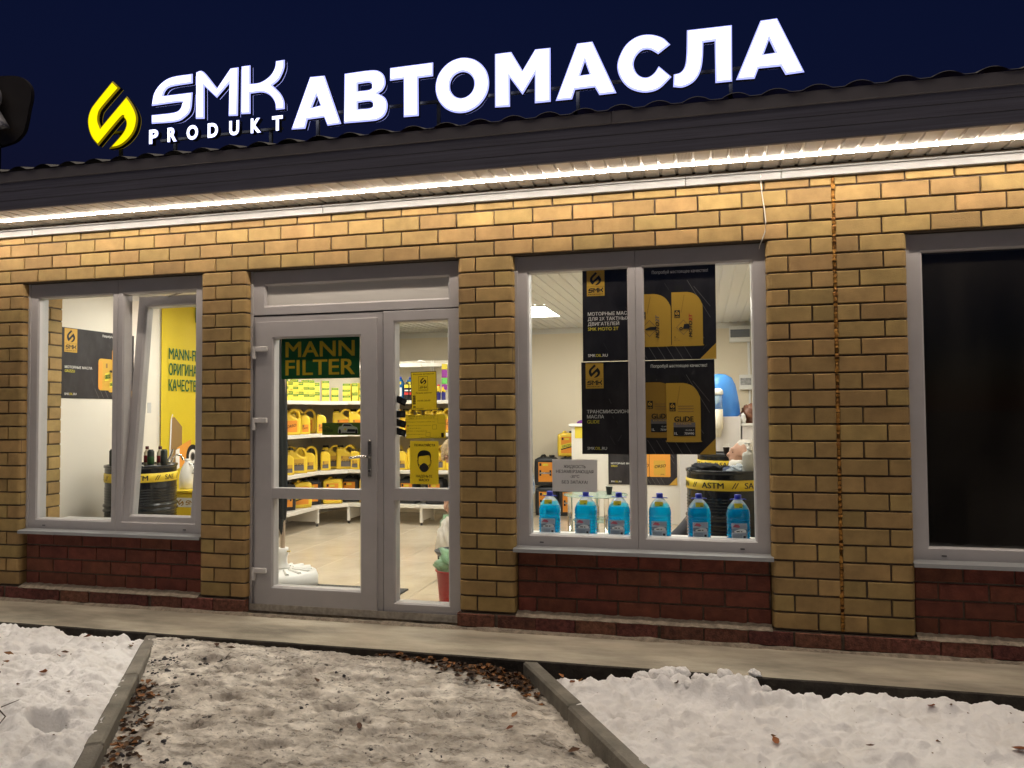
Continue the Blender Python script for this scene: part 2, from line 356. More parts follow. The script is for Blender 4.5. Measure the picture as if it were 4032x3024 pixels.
GLYPH = {
 'drop': [[(1.207,3.641),(1.268,3.585),(1.128,3.459),(1.1,3.417),(1.096,3.367),(1.114,3.321),(1.327,3.52),(1.372,3.461),(1.404,3.403),(1.417,3.346),(1.399,3.272),(1.349,3.211),(1.273,3.168),(1.183,3.16),(1.285,3.25),(1.32,3.301),(1.322,3.339),(1.303,3.367),(1.28,3.366),(1.092,3.19),(1.042,3.245),(1.012,3.309),(1.002,3.382),(1.023,3.453),(1.075,3.514)]],
 'S': [[(1.853,3.62),(1.696,3.616),(1.61,3.583),(1.55,3.518),(1.53,3.431),(1.759,3.434),(1.774,3.419),(1.76,3.386),(1.711,3.366),(1.53,3.366),(1.531,3.305),(1.724,3.3),(1.797,3.325),(1.842,3.374),(1.854,3.491),(1.623,3.491),(1.637,3.522),(1.684,3.549),(1.854,3.555)]],
 'M': [[(1.883,3.627),(1.94,3.624),(2.047,3.497),(2.15,3.623),(2.209,3.624),(2.205,3.294),(2.136,3.299),(2.141,3.523),(2.044,3.433),(1.947,3.524),(1.949,3.299),(1.882,3.305)]],
 'K': [[(2.233,3.627),(2.299,3.627),(2.3,3.5),(2.379,3.502),(2.448,3.536),(2.483,3.585),(2.491,3.633),(2.555,3.634),(2.552,3.577),(2.517,3.508),(2.466,3.471),(2.523,3.413),(2.552,3.358),(2.556,3.304),(2.492,3.304),(2.484,3.355),(2.449,3.405),(2.391,3.433),(2.3,3.435),(2.301,3.298),(2.232,3.302)]],
 'A1': [[(2.607,3.161),(2.743,3.497),(2.846,3.494),(2.964,3.164),(2.867,3.161),(2.843,3.219),(2.724,3.216),(2.707,3.157)],[(2.79,3.368),(2.817,3.3),(2.755,3.291)]],
 'B': [[(2.988,3.49),(3.174,3.492),(3.233,3.477),(3.265,3.443),(3.273,3.392),(3.254,3.354),(3.222,3.335),(3.27,3.302),(3.288,3.25),(3.27,3.192),(3.222,3.164),(3.152,3.161),(2.984,3.165)],[(3.082,3.413),(3.158,3.414),(3.18,3.401),(3.18,3.374),(3.158,3.365),(3.082,3.365)],[(3.082,3.29),(3.163,3.291),(3.187,3.276),(3.187,3.254),(3.165,3.245),(3.082,3.247)]],
 'T': [[(3.305,3.491),(3.596,3.493),(3.595,3.406),(3.497,3.405),(3.498,3.162),(3.397,3.164),(3.397,3.41),(3.304,3.409)]],
 'O': [[(3.961,3.323),(3.957,3.361),(3.945,3.398),(3.924,3.431),(3.897,3.459),(3.864,3.481),(3.828,3.494),(3.789,3.5),(3.75,3.496),(3.712,3.484),(3.679,3.464),(3.651,3.437),(3.629,3.404),(3.616,3.367),(3.611,3.328),(3.616,3.288),(3.629,3.251),(3.65,3.218),(3.677,3.19),(3.711,3.169),(3.748,3.156),(3.787,3.151),(3.826,3.155),(3.862,3.168),(3.895,3.188),(3.923,3.216),(3.944,3.248),(3.957,3.284)],[(3.866,3.326),(3.863,3.352),(3.851,3.375),(3.834,3.393),(3.812,3.405),(3.787,3.41),(3.763,3.406),(3.74,3.395),(3.722,3.377),(3.711,3.354),(3.707,3.328),(3.71,3.303),(3.722,3.28),(3.739,3.261),(3.762,3.249),(3.786,3.245),(3.811,3.249),(3.833,3.26),(3.851,3.278),(3.862,3.301)]],
 'M2': [[(4.0,3.498),(4.104,3.498),(4.174,3.374),(4.254,3.496),(4.349,3.494),(4.347,3.163),(4.249,3.164),(4.251,3.343),(4.173,3.225),(4.093,3.34),(4.093,3.159),(3.998,3.164)]],
 'A2': [[(4.512,3.5),(4.605,3.5),(4.744,3.173),(4.643,3.172),(4.616,3.222),(4.497,3.22),(4.478,3.164),(4.378,3.165)],[(4.559,3.386),(4.586,3.305),(4.528,3.303)]],
 'C': [[(5.061,3.426),(5.015,3.473),(4.944,3.5),(4.872,3.497),(4.807,3.459),(4.766,3.394),(4.751,3.33),(4.767,3.263),(4.809,3.203),(4.867,3.169),(4.93,3.157),(4.997,3.173),(5.065,3.234),(4.993,3.305),(4.967,3.268),(4.931,3.247),(4.891,3.254),(4.86,3.285),(4.847,3.333),(4.861,3.378),(4.898,3.411),(4.943,3.41),(4.991,3.378)]],
 'L': [[(5.157,3.498),(5.408,3.496),(5.404,3.169),(5.312,3.17),(5.312,3.415),(5.248,3.414),(5.242,3.31),(5.225,3.238),(5.188,3.189),(5.13,3.165),(5.074,3.173),(5.078,3.246),(5.117,3.254),(5.142,3.288),(5.152,3.355)]],
 'A3': [[(5.565,3.501),(5.655,3.503),(5.794,3.178),(5.694,3.174),(5.668,3.226),(5.549,3.227),(5.527,3.171),(5.426,3.175)],[(5.609,3.386),(5.641,3.307),(5.578,3.305)]],
}
# ------------------------------------------------------------------ ground, apron, kerbs, snow
def hashn(ix, iy, seed):
    h = (ix.astype(np.int64)*374761393 + iy.astype(np.int64)*668265263 + seed*1442695041) & 0x7fffffff
    h = ((h ^ (h >> 13))*1274126177) & 0x7fffffff
    return ((h ^ (h >> 16)) & 0xffff)/65535.0
def vnoise(x, y, sc, seed):
    x = x*sc; y = y*sc; ix = np.floor(x); iy = np.floor(y); fx = x-ix; fy = y-iy
    fx = fx*fx*(3-2*fx); fy = fy*fy*(3-2*fy)
    a = hashn(ix, iy, seed); b = hashn(ix+1, iy, seed); c = hashn(ix, iy+1, seed); d = hashn(ix+1, iy+1, seed)
    return (a*(1-fx)+b*fx)*(1-fy)+(c*(1-fx)+d*fx)*fy
def fbm(x, y, sc, seed, octv=4, g=0.5):
    t = 0; a = 1; s = 0
    for i in range(octv): t = t+a*vnoise(x, y, sc*2**i, seed+i*17); s += a; a *= g
    return t/s
def sst(e0, e1, x):
    t = np.clip((x-e0)/(e1-e0), 0, 1); return t*t*(3-2*t)
KD = (0.525, -0.851); KN = (0.851, 0.525); K0 = (1.675, -0.475)
def s_of(x, y): return (x-K0[0])*KN[0]+(y-K0[1])*KN[1]
def t_of(x, y): return (x-K0[0])*KD[0]+(y-K0[1])*KD[1]
def hole(x, y, cx, cy, rx, ry, ang, dep):
    ca, sa = math.cos(ang), math.sin(ang); u = ((x-cx)*ca+(y-cy)*sa)/rx; v = (-(x-cx)*sa+(y-cy)*ca)/ry
    return -dep*(1-sst(0.66, 1.10, np.sqrt(u*u+v*v)+.25*(fbm(x, y, 18, 99, 2)-.5)))
def z_left(x, y):
    z = -0.158+0.050*(fbm(x, y, 3.2, 5)-0.5)+0.062*(fbm(x, y, 11, 9, 4)-0.5)+0.036*(fbm(x, y, 36, 12, 4, .6)-0.5)+0.05*np.abs(fbm(x+3, y, 7, 15, 3)*2-1)
    z += hole(x, y, 1.277, -0.90, .085, .062, 0.2, .085)+hole(x, y, 2.19, -1.80, .165, .062, -0.42, .155)+hole(x, y, 1.62, -2.25, .13, .06, 0.4, .05)+hole(x, y, 0.7, -1.5, .12, .06, 0.3, .05)
    e = -0.515+0.055*(fbm(x, y*0, 9, 77, 4)-0.5)+0.07*(1-sst(0.8, 1.15, x))
    z -= 0.16*sst(e-0.06, e+0.03, y)
    z -= 0.02*sst(-0.16, -0.03, s_of(x, y))
    return z
def z_right(x, y):
    lump = np.exp(-((x-5.0)/0.20)**2)*0.040+np.exp(-((x-5.32)/0.18)**2)*0.050+np.exp(-((x-5.72)/0.14)**2)*0.018+np.exp(-((x-4.72)/0.2)**2)*0.012
    z = -0.175+0.05*(fbm(x, y, 2.6, 31)-0.5)+0.062*(fbm(x, y, 9, 33, 4)-0.5)+0.036*(fbm(x, y, 34, 37, 4, .6)-0.5)+0.045*np.abs(fbm(x, y+3, 7, 39, 3)*2-1)-0.008
    nr = np.exp(-((y+0.70)/0.10)**2)
    z += lump*nr*1.5+nr*(0.05*np.abs(fbm(x, y, 11, 41, 3)*2-1)+0.02*(fbm(x, y, 30, 43, 3)-.5))*np.exp(-((x-5.2)/0.8)**2)*1.6
    e = -0.560+0.07*(fbm(x, y*0, 7, 57, 3)-0.5)
    z -= 0.13*sst(e-0.07, e+0.03, y)
    lit = sst(-0.72, -0.60, y)*(1-sst(4.75, 4.95, x)); z -= 0.055*lit
    z += 0.032*sst(5.45, 6.0, x)*sst(-1.2, -0.6, y)
    for (hx, hy, rr) in ((4.78,-1.05,.035),(4.90,-1.10,.04),(5.05,-0.98,.05),(5.3,-1.2,.06),(5.5,-1.0,.05),(5.45,-1.55,.07),(6.0,-1.35,.06),(5.85,-1.7,.09),(6.4,-1.2,.06)):
        z += hole(x, y, hx, hy, rr*1.3, rr, 0.3, .034)
    return z
def z_path(x, y):
    s = s_of(x, y)
    z = -0.190+0.026*(fbm(x, y, 4, 61)-0.5)+0.020*(fbm(x, y, 13, 67, 4)-0.5)+0.026*(fbm(x, y, 34, 71, 4, .6)-0.5)+0.016*np.abs(fbm(x, y, 16, 73, 4, .6)*2-1)-0.004
    z -= 0.035*(1-sst(0.05, 0.22, s+0.12*(fbm(x, y, 5, 83)-0.5)))*sst(0.25, 0.7, t_of(x, y))+0.045*sst(1.95, 2.12, s+0.2*(fbm(x, y, 5, 87)-0.5))
    z += 0.030*sst(-0.95, -0.56, y)*(1-sst(3.3, 3.9, x)); z -= 0.022*sst(-0.54, -0.49, y)*sst(2.3, 3.2, x)
    for (hx, hy, a) in ((3.05,-.78,.3),(3.15,-1.12,.1),(2.75,-1.25,.5),(3.55,-1.38,.2),(2.6,-.85,.3),(3.9,-1.6,.4),(2.85,-1.6,.2),(2.35,-.75,.1),(3.3,-1.7,.3),(2.9,-1.0,.2),(3.4,-1.25,.4),(3.05,-1.4,.1),(3.7,-1.0,.5),(3.75,-1.45,.3),(2.55,-1.1,.2),(3.3,-0.85,.3),(4.0,-1.2,.3)):
        z += hole(x, y, hx, hy, .105, .048, a, .028)
    return z
def ground_sheet(name, fz, x0, x1, y0, y1, res, keep, m, label=None):
    nx = int((x1-x0)/res)+1; ny = int((y1-y0)/res)+1
    X, Y = np.meshgrid(np.linspace(x0, x1, nx), np.linspace(y0, y1, ny)); Z = fz(X, Y); K = keep(X, Y)
    idx = np.arange(nx*ny).reshape(ny, nx)
    q = np.stack([idx[:-1,:-1], idx[:-1,1:], idx[1:,1:], idx[1:,:-1]], -1)
    ok = (K[:-1,:-1] & K[:-1,1:] & K[1:,1:] & K[1:,:-1]); q = q[ok]
    used = np.unique(q); rem = np.full(nx*ny, -1); rem[used] = np.arange(len(used))
    V = np.stack([X, Y, Z], -1).reshape(-1, 3)[used]; q = rem[q]
    me = bpy.data.meshes.new(name); me.vertices.add(len(V)); me.vertices.foreach_set('co', V.astype(np.float32).ravel())
    me.loops.add(q.size); me.loops.foreach_set('vertex_index', q.ravel().astype(np.int32))
    me.polygons.add(len(q)); me.polygons.foreach_set('loop_start', np.arange(0, q.size, 4, dtype=np.int32))
    me.polygons.foreach_set('use_smooth', np.ones(len(q), bool)); me.materials.append(m); me.update(); me.validate()
    o = link(name, me); return tag(o, label, kind='structure')

def snow_mat(name, white, grey, dirt, thr, thr2, rough=0.6):
    m = bpy.data.materials.new(name); m.use_nodes = True; n = m.node_tree.nodes; l = m.node_tree.links; b = n['Principled BSDF']
    g = n.new('ShaderNodeNewGeometry'); P = g.outputs['Position']
    def noise(sc, det=6, rg=0.6):
        t = n.new('ShaderNodeTexNoise'); t.inputs['Scale'].default_value = sc; t.inputs['Detail'].default_value = det; t.inputs['Roughness'].default_value = rg; l.new(P, t.inputs['Vector']); return t.outputs['Fac']
    def ramp(src, a, c, ca, cb):
        r = n.new('ShaderNodeValToRGB'); r.color_ramp.elements[0].position = a; r.color_ramp.elements[1].position = c
        r.color_ramp.elements[0].color = (*ca, 1); r.color_ramp.elements[1].color = (*cb, 1); l.new(src, r.inputs[0]); return r.outputs[0]
    base = ramp(noise(4.5, 9, 0.65), thr[0], thr[1], grey, white)
    fl = ramp(noise(26, 8, 0.7), thr2[0], thr2[1], (0, 0, 0), (1, 1, 1))
    mx = n.new('ShaderNodeMixRGB'); l.new(fl, mx.inputs[0]); l.new(base, mx.inputs[1]); mx.inputs[2].default_value = (*dirt, 1)
    l.new(mx.outputs[0], b.inputs['Base Color']); b.inputs['Roughness'].default_value = rough
    bp = n.new('ShaderNodeBump'); bp.inputs['Strength'].default_value = 0.9; bp.inputs['Distance'].default_value = 0.010
    l.new(noise(75, 8, 0.72), bp.inputs['Height']); l.new(bp.outputs[0], b.inputs['Normal'])
    MATS[name] = m; return m
SNOW = snow_mat('snow_surface', (0.90, 0.89, 0.89), (0.76, 0.74, 0.72), (0.42, 0.37, 0.33), (0.30, 0.52), (0.69, 0.76), 0.7)
ICE = snow_mat('trodden_ice', (0.74, 0.70, 0.64), (0.36, 0.325, 0.285), (0.085, 0.072, 0.062), (0.38, 0.60), (0.565, 0.64), 0.34)
_n = ICE.node_tree.nodes; _l = ICE.node_tree.links; _b = _n['Principled BSDF']; _src = _b.inputs['Base Color'].links[0].from_socket
_g = _n.new('ShaderNodeNewGeometry'); _mp = _n.new('ShaderNodeMapping'); _mp.inputs['Scale'].default_value = (6, 17, 6); _mp.inputs['Rotation'].default_value = (0, 0, 0.12); _l.new(_g.outputs['Position'], _mp.inputs[0])
_t = _n.new('ShaderNodeTexNoise'); _t.inputs['Scale'].default_value = 1.0; _t.inputs['Detail'].default_value = 8; _t.inputs['Roughness'].default_value = 0.68; _l.new(_mp.outputs[0], _t.inputs['Vector'])
_r = _n.new('ShaderNodeValToRGB'); _r.color_ramp.elements[0].position = 0.36; _r.color_ramp.elements[1].position = 0.58; _r.color_ramp.elements[0].color = (0.52, 0.50, 0.48, 1); _r.color_ramp.elements[1].color = (1.18, 1.17, 1.15, 1); _l.new(_t.outputs['Fac'], _r.inputs[0])
_m = _n.new('ShaderNodeMixRGB'); _m.blend_type = 'MULTIPLY'; _m.inputs[0].default_value = 1; _l.new(_src, _m.inputs[1]); _l.new(_r.outputs[0], _m.inputs[2]); _l.new(_m.outputs[0], _b.inputs['Base Color'])
_q = _n.new('ShaderNodeMapRange'); _q.inputs[1].default_value = 0.38; _q.inputs[2].default_value = 0.60; _q.inputs[3].default_value = 0.16; _q.inputs[4].default_value = 0.62; _l.new(_t.outputs['Fac'], _q.inputs[0]); _l.new(_q.outputs[0], _b.inputs['Roughness'])

g = MB(); g.add([(-400,-400,-0.30),(400,-400,-0.30),(400,400,-0.30),(-400,400,-0.30)], [(0,1,2,3)]); g.v = [(a, b, -0.275) for a, b, c in g.v]; tag(g.build('ground', CONCD), kind='structure')
# concrete apron with an outward fall and a broken front arris
def z_apron(x, y): return -0.118+0.046*y+0.004*(fbm(x, y, 6, 3)-0.5)
ap = MB(); N = 260; rows = []
for i in range(N+1):
    x = -3+14*i/N; ye = -0.475+0.016*(float(fbm(np.array([x]), np.array([0.3]), 5, 21)[0])-0.5)
    rows.append([(x, 0.12, -0.117), (x, 0.0, -0.118), (x, -0.25, -0.1295), (x, ye+0.008, -0.1395), (x, ye, -0.147), (x, ye+0.004, -0.30)])
vs = [p for r_ in rows for p in r_]; fs = []
for i in range(N):
    for j in range(3): fs.append((i*6+j, i*6+j+1, (i+1)*6+j+1, (i+1)*6+j))
ap.add(vs, fs)
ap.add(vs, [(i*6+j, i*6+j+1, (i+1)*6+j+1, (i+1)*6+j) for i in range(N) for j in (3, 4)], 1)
tag(ap.build('pavement', [CONC, mat('apron_edge_shade_soil', (0.045, 0.038, 0.030), 0.9, var=0.5, vscale=14, bump=0.7, bscale=60)]), 'pale concrete apron running along the foot of the shop wall', kind='structure')  # front face colour darkened for shade under the edge as well as soil

ground_sheet('snow', z_left, -1.6, 3.6, -4.2, -0.44, 0.010, lambda x, y: s_of(x, y) < 0.0, SNOW, 'trampled white snow left of the left kerb')
ground_sheet('snow', z_right, 3.9, 10.0, -4.2, -0.44, 0.010, lambda x, y: s_of(x, y) > 2.17, SNOW, 'bank of white snow right of the right kerb')
ground_sheet('path', z_path, 1.2, 6.2, -4.2, -0.44, 0.010, lambda x, y: (s_of(x, y) > 0.0) & (s_of(x, y) < 2.18), ICE, 'dirty trodden ice path between the two kerbs')

def kerb(name, s0, w_, z1, t0, segs, label):
    root = empty(name, (K0[0], K0[1], 0), math.atan2(KD[1], KD[0]), label, kind='structure')
    t = t0
    for sg in segs:
        mb = MB(); mb.cbox(t+0.003, t+sg-0.003, -w_/2, w_/2, -0.32, z1+random.uniform(-.003, .003), 0.011)
        o = mb.build('kerb_stone', KERB, root, (0, s0, 0)); o.rotation_euler = (0, 0, random.uniform(-.004, .004)); t += sg
kerb('kerb', 0.012, 0.078, -0.152, -0.01, (0.80, 0.95, 1.0, 1.0, 1.0), 'left kerb edging the icy path')
kerb('kerb', 2.172, 0.082, -0.148, -1.28, (0.35, 0.95, 0.99, 1.0, 1.0, 1.0), 'right kerb edging the icy path, its left face bare')

# ------------------------------------------------------------------ the shop building
H = 0.10067; BH = 0.0893
BLD = empty('shop_building', (0, 0, 0), 0, 'single storey yellow brick shop with lit windows and dark brown eaves at night', 'building')
_bm = {}
def brick_mesh(w_, kind, side, dep=0.06, h=BH):
    key = (round(w_, 3), kind, side, dep, h)
    if key in _bm: return _bm[key]
    c = 0.0035; rl = 0.036 if side in ('l', 'lr') else c; rr = 0.036 if side in ('r', 'lr') else c
    prof = [(0, dep)]
    nl = 5 if rl > c else 1
    for i in range(nl+1): a = math.pi+math.pi/2*i/nl; prof.append((rl+rl*math.cos(a), rl+rl*math.sin(a)))
    nr = 5 if rr > c else 1
    for i in range(nr+1): a = 1.5*math.pi+math.pi/2*i/nr; prof.append((w_-rr+rr*math.cos(a), rr+rr*math.sin(a)))
    prof.append((w_, dep))
    n = len(prof); mb = MB(); vs = []
    for z, ins in ((0, c), (c, 0), (h-c, 0), (h, c)):
        for (x, y) in prof: vs.append((x, y+(ins if y < dep*0.5 else 0), z))
    fs = []
    for k in range(3):
        for i in range(n-1): fs.append((k*n+i, k*n+i+1, (k+1)*n+i+1, (k+1)*n+i))
    fs.append(tuple(range(n))[::-1]); fs.append(tuple(3*n+i for i in range(n)))
    mb.add(vs, fs); me = mb.mesh('brick', {'y': BRICK, 'r': REDB, 'p': PLINB}[kind]); _bm[key] = me; return me
def put_brick(parent, x0, x1, z0, kind='y', side='', dep=0.06, y=0.0, h=BH, name='brick'):
    o = link(name, brick_mesh(x1-x0, kind, side, dep, h), parent, (x0+random.uniform(-.001, .001), y+random.uniform(-.0015, .0015), z0+random.uniform(-.0008, .0008)))
    return o
def slab(name, x0, x1, y0, y1, z0, z1, m=MORT, parent=BLD):
    mb = MB(); mb.box(x0, x1, y0, y1, z0, z1); return mb.build(name, m, parent)
# lintel band: four courses over the openings
lin = slab('lintel_wall', -1.5, 10.5, 0.0115, 0.30, 23*H-0.005, 2.785)
for r_ in range(4):
    z0 = 23*H+r_*H
    xs = sorted([k*0.26+(0.13 if r_ % 2 else 0) for k in range(-6, 40)]+([5.98] if r_ % 2 else []))
    for a, b in zip(xs[:-1], xs[1:]):
        if b < -1.3 or a > 8.9: continue
        fl = 0.009 if abs(a-5.98) < .01 else .005; fr_ = 0.009 if abs(b-5.98) < .01 else .005
        put_brick(lin, a+fl, b-fr_, z0)
# piers
def pier(x0, x1, rows_even, rows_odd, name='pier', yb=0.29):
    p = slab(name, x0+0.009, x1-0.009, 0.013, yb, -0.012, 23*H-0.006)
    for c in range(23):
        lay = rows_even if c % 2 == 0 else rows_odd
        for (a, b, sd) in lay: put_brick(p, a, b, c*H, 'y', sd, 0.125 if sd else 0.06)
    return p
pier(-1.44, 0.125, [(-1.165,-0.915,''),(-0.905,-0.655,''),(-1.425,-1.175,''),(-0.645,-0.395,''),(-0.385,-0.135,''),(-0.125,0.125,'r')], [(-1.295,-1.045,''),(-1.035,-0.785,''),(-0.775,-0.525,''),(-1.425,-1.305,''),(-0.515,-0.265,''),(-0.255,-0.005,''),(0.005,0.125,'r')], yb=0.157)
pier(1.695, 2.075, [(1.695,1.945,'l'),(1.955,2.075,'r')], [(1.695,1.815,'l'),(1.825,2.075,'r')])
pier(3.645, 4.025, [(3.645,3.765,'l'),(3.775,4.025,'r')], [(3.645,3.895,'l'),(3.905,4.025,'r')])
pier(5.595, 6.372, [(5.595,5.845,'l'),(5.855,5.971,''),(5.989,6.110,''),(6.120,6.372,'r')], [(5.595,5.715,'l'),(5.725,5.971,''),(5.989,6.240,''),(6.250,6.372,'r')])
pier(7.95, 8.73, [(7.95,8.20,'l'),(8.21,8.46,''),(8.47,8.73,'')], [(7.95,8.07,'l'),(8.08,8.33,''),(8.34,8.73,'')])
# red brick fill under the windows, recessed
def infill(x0, x1):
    p = slab('brick_infill', x0+0.004, x1-0.004, 0.064, 0.28, -0.03, 0.40)
    for c in range(4):
        z0 = -0.002+c*H
        x = x0+0.005; nxt = x0+(0.13 if c % 2 == 0 else 0.26)
        while x < x1-0.03:
            put_brick(p, x+0.004, min(nxt, x1)-0.005, z0, 'r', '', 0.05, 0.055, BH if c < 3 else 0.08); x = nxt; nxt = nxt+0.26
    return p
infill(0.125, 1.695); infill(4.025, 5.595); infill(6.372, 7.95)
# plinth course with the mortar fillet on top
pl = slab('plinth', -1.5, 2.066, -0.001, 0.28, -0.30, -0.016, MORT); mb = MB(); mb.box(3.656, 10.5, -0.001, 0.28, -0.30, -0.016); mb.build('plinth', MORT, BLD)
mb = MB(); mb.box(2.067, 3.655, 0.050, 0.28, -0.30, -0.099); mb.build('threshold', MORTL, BLD)
for i in range(44):
    x = -1.3+i*0.26+random.uniform(-.01, .01)
    if 2.0 < x+0.13 < 3.72:
        if x < 2.06 and x+0.25 > 2.06: put_brick(pl, x, 2.066, -0.102, 'p', '', 0.05, -0.012, 0.082)
        elif x < 3.65 and x+0.25 > 3.66: put_brick(pl, 3.656, x+0.25, -0.102, 'p', '', 0.05, -0.012, 0.082)
        continue
    put_brick(pl, x, x+0.25, -0.102, 'p', '', 0.05, -0.012, 0.082)
for (a, b) in ((0.128, 1.692), (4.028, 5.592), (6.376, 7.946)):
    mb = MB(); n = 60; vs = []
    for i in range(n+1):
        x = a+(b-a)*i/n; j = random.uniform(-.004, .004)
        vs += [(x, 0.060, 0.006+j), (x, 0.012+j, -0.006+j), (x, -0.013, -0.020+j*0.6), (x, -0.006, -0.03)]
    fs = []
    for i in range(n):
        for j in range(3): fs.append((i*4+j, i*4+j+1, (i+1)*4+j+1, (i+1)*4+j))
    mb.add(vs, fs); mb.build('mortar_ledge', MORTL, BLD)
# rough mortar smear at the foot of the wall
mb = MB(); n = 420; vs = []
for i in range(n+1):
    x = -1.5+12*i/n; f1 = float(fbm(np.array([x]), np.array([0.]), 7, 91, 5)[0])
    vs += [(x, -0.010, -0.112+0.022*f1), (x, -0.014-0.016*f1, -0.112+0.006*f1), (x, -0.022-0.030*f1, -0.122)]
fs = []
for i in range(n):
    for j in range(2): fs.append((i*3+j, i*3+j+1, (i+1)*3+j+1, (i+1)*3+j))
mb.add(vs, fs); mb.build('mortar_smear', MORTL, BLD)
# expansion-foam seam
mb = MB(); pts = []; rs = []; z = 0.0
while z < 2.68:
    pts.append((5.98+random.uniform(-.0025, .0025), 0.008+random.uniform(-.003, .002), z)); rs.append(random.uniform(0.0095, 0.0135)*(1.35 if random.random() < .07 else 1)); z += 0.011
mb.tube(pts, rs, 8); mb.build('foam_seam', FOAM, BLD)
# trim board under the soffit, in lengths
x = -1.5
for ln in (1.73, 2.45, 2.45, 0.56, 2.45, 2.9):
    mb = MB(); mb.cbox(x+0.001, x+ln-0.001, -0.030, 0.006, 2.668, 2.712, 0.003); mb.cbox(x+0.001, x+ln-0.001, -0.042, 0.004, 2.7125, 2.7235, 0.003)
    mb.build('trim_board', TRIM, BLD); x += ln
# soffit panels: ridged plastic, every third one perforated
sof = slab('soffit', -1.5, 10.5, -0.450, 0.0, 2.772, 2.79, DRIP)
def soff_mesh(m):
    mb = MB(); prof = [(0.0, 2.745), (0.004, 2.7545), (0.018, 2.7545), (0.022, 2.745), (0.099, 2.745), (0.0995, 2.7545)]
    vs = [(a, -0.436, b) for a, b in prof]+[(a, -0.004, b) for a, b in prof]; n = len(prof)
    mb.add(vs, [(i, i+1, i+1+n, i+n) for i in range(n-1)]); return mb.mesh('soffit_panel', m)
sm_ = [soff_mesh(SOFF), soff_mesh(SOFFP)]
for i in range(92): link('soffit_panel', sm_[1 if i % 3 == 1 else 0], sof, (-1.0+i*0.0995, 0, 0))
# fascia boards and drip edge
zs = [2.738, 2.804, 2.870, 2.936]
for a, b in zip(zs[:-1], zs[1:]):
    mb = MB(); mb.cbox(-1.6, 10.6, -0.464, -0.438, a+0.0012, b-0.0012, 0.003); mb.build('fascia_board', FASC, BLD)
mb = MB(); mb.cbox(-1.6, 4.73, -0.475, -0.449, 2.934, 3.008, 0.004); mb.build('drip_edge', DRIP, BLD)
mb = MB(); mb.cbox(4.731, 10.6, -0.476, -0.450, 2.933, 3.0075, 0.004); mb.build('drip_edge', DRIP, BLD)
# metal tile roof: waves across, steps up the slope
nx = 61*14; X = np.linspace(-1.75, 10.75, nx)
ph = ((X-0.29)/0.2105) % 1.0
wv = 0.026*np.clip(np.sin(np.pi*np.clip(ph*1.45, 0, 1)), 0, 1)**0.8
mb = MB(); rowsy = []
for k in range(8):
    ya = -0.489+k*0.35; rowsy += [(ya, 0.018 if k else 0.0), (ya+0.349, 0.0)]
vs = []
for (yy, st) in rowsy:
    zb = 3.008+(yy+0.489)*0.27+st
    vs += [(float(a), yy, zb+float(b)) for a, b in zip(X, wv)]
vs = [(float(a), -0.489, 3.0085+float(b)-0.004) for a, b in zip(X, wv)] + vs
nr = len(rowsy)+1; fs = []
for r_ in range(nr-1):
    for i in range(nx-1): fs.append((r_*nx+i, r_*nx+i+1, (r_+1)*nx+i+1, (r_+1)*nx+i))
mb.add(vs, fs, 0, True); mb.build('roof', ROOFM, BLD)
mb = MB(); mb.box(-1.6, 10.6, -0.437, 0.27, 2.795, 2.93); mb.build('eave_box', DRIP, BLD)

# ------------------------------------------------------------------ windows and door
def ring(mb, x0, x1, z0, z1, wl, wr, wb, wt, y0, y1, ch=0.012, m=0):
    O = [(x0,z0),(x1,z0),(x1,z1),(x0,z1)]; I = [(x0+wl,z0+wb),(x1-wr,z0+wb),(x1-wr,z1-wt),(x0+wl,z1-wt)]
    I2 = [(I[0][0]+ch,I[0][1]+ch),(I[1][0]-ch,I[1][1]+ch),(I[2][0]-ch,I[2][1]-ch),(I[3][0]+ch,I[3][1]-ch)]
    c = 0.003; Oc = [(x0+c,z0+c),(x1-c,z0+c),(x1-c,z1-c),(x0+c,z1-c)]
    L = [(O, y1), (O, y0+c), (Oc, y0), (I, y0), (I2, y0+ch), (I2, y1)]
    vs = [(p[0], y, p[1]) for pts, y in L for p in pts]; fs = []
    for k in range(len(L)):
        k2 = (k+1) % len(L)
        for i in range(4): j = (i+1) % 4; fs.append((k*4+i, k*4+j, k2*4+j, k2*4+i))
    mb.add(vs, fs, m)
def pane(parent, x0, x1, z0, z1, y=0.092, m=GLASS):
    mb = MB(); mb.box(x0-0.008, x1+0.008, y, y+0.006, z0-0.008, z1+0.008); return mb.build('pane', m, parent)
def drip_sill(parent, x0, x1):
    mb = MB(); pr = [(0.075, 0.423), (-0.012, 0.410), (-0.014, 0.388), (-0.011, 0.388), (-0.009, 0.405), (0.075, 0.416)]
    n = len(pr); vs = [(x0, a, b) for a, b in pr]+[(x1, a, b) for a, b in pr]
    mb.add(vs, [(i, (i+1) % n, (i+1) % n+n, i+n) for i in range(n)]+[tuple(range(n))[::-1], tuple(range(n, 2*n))]); mb.build('sill', TRIM, parent)
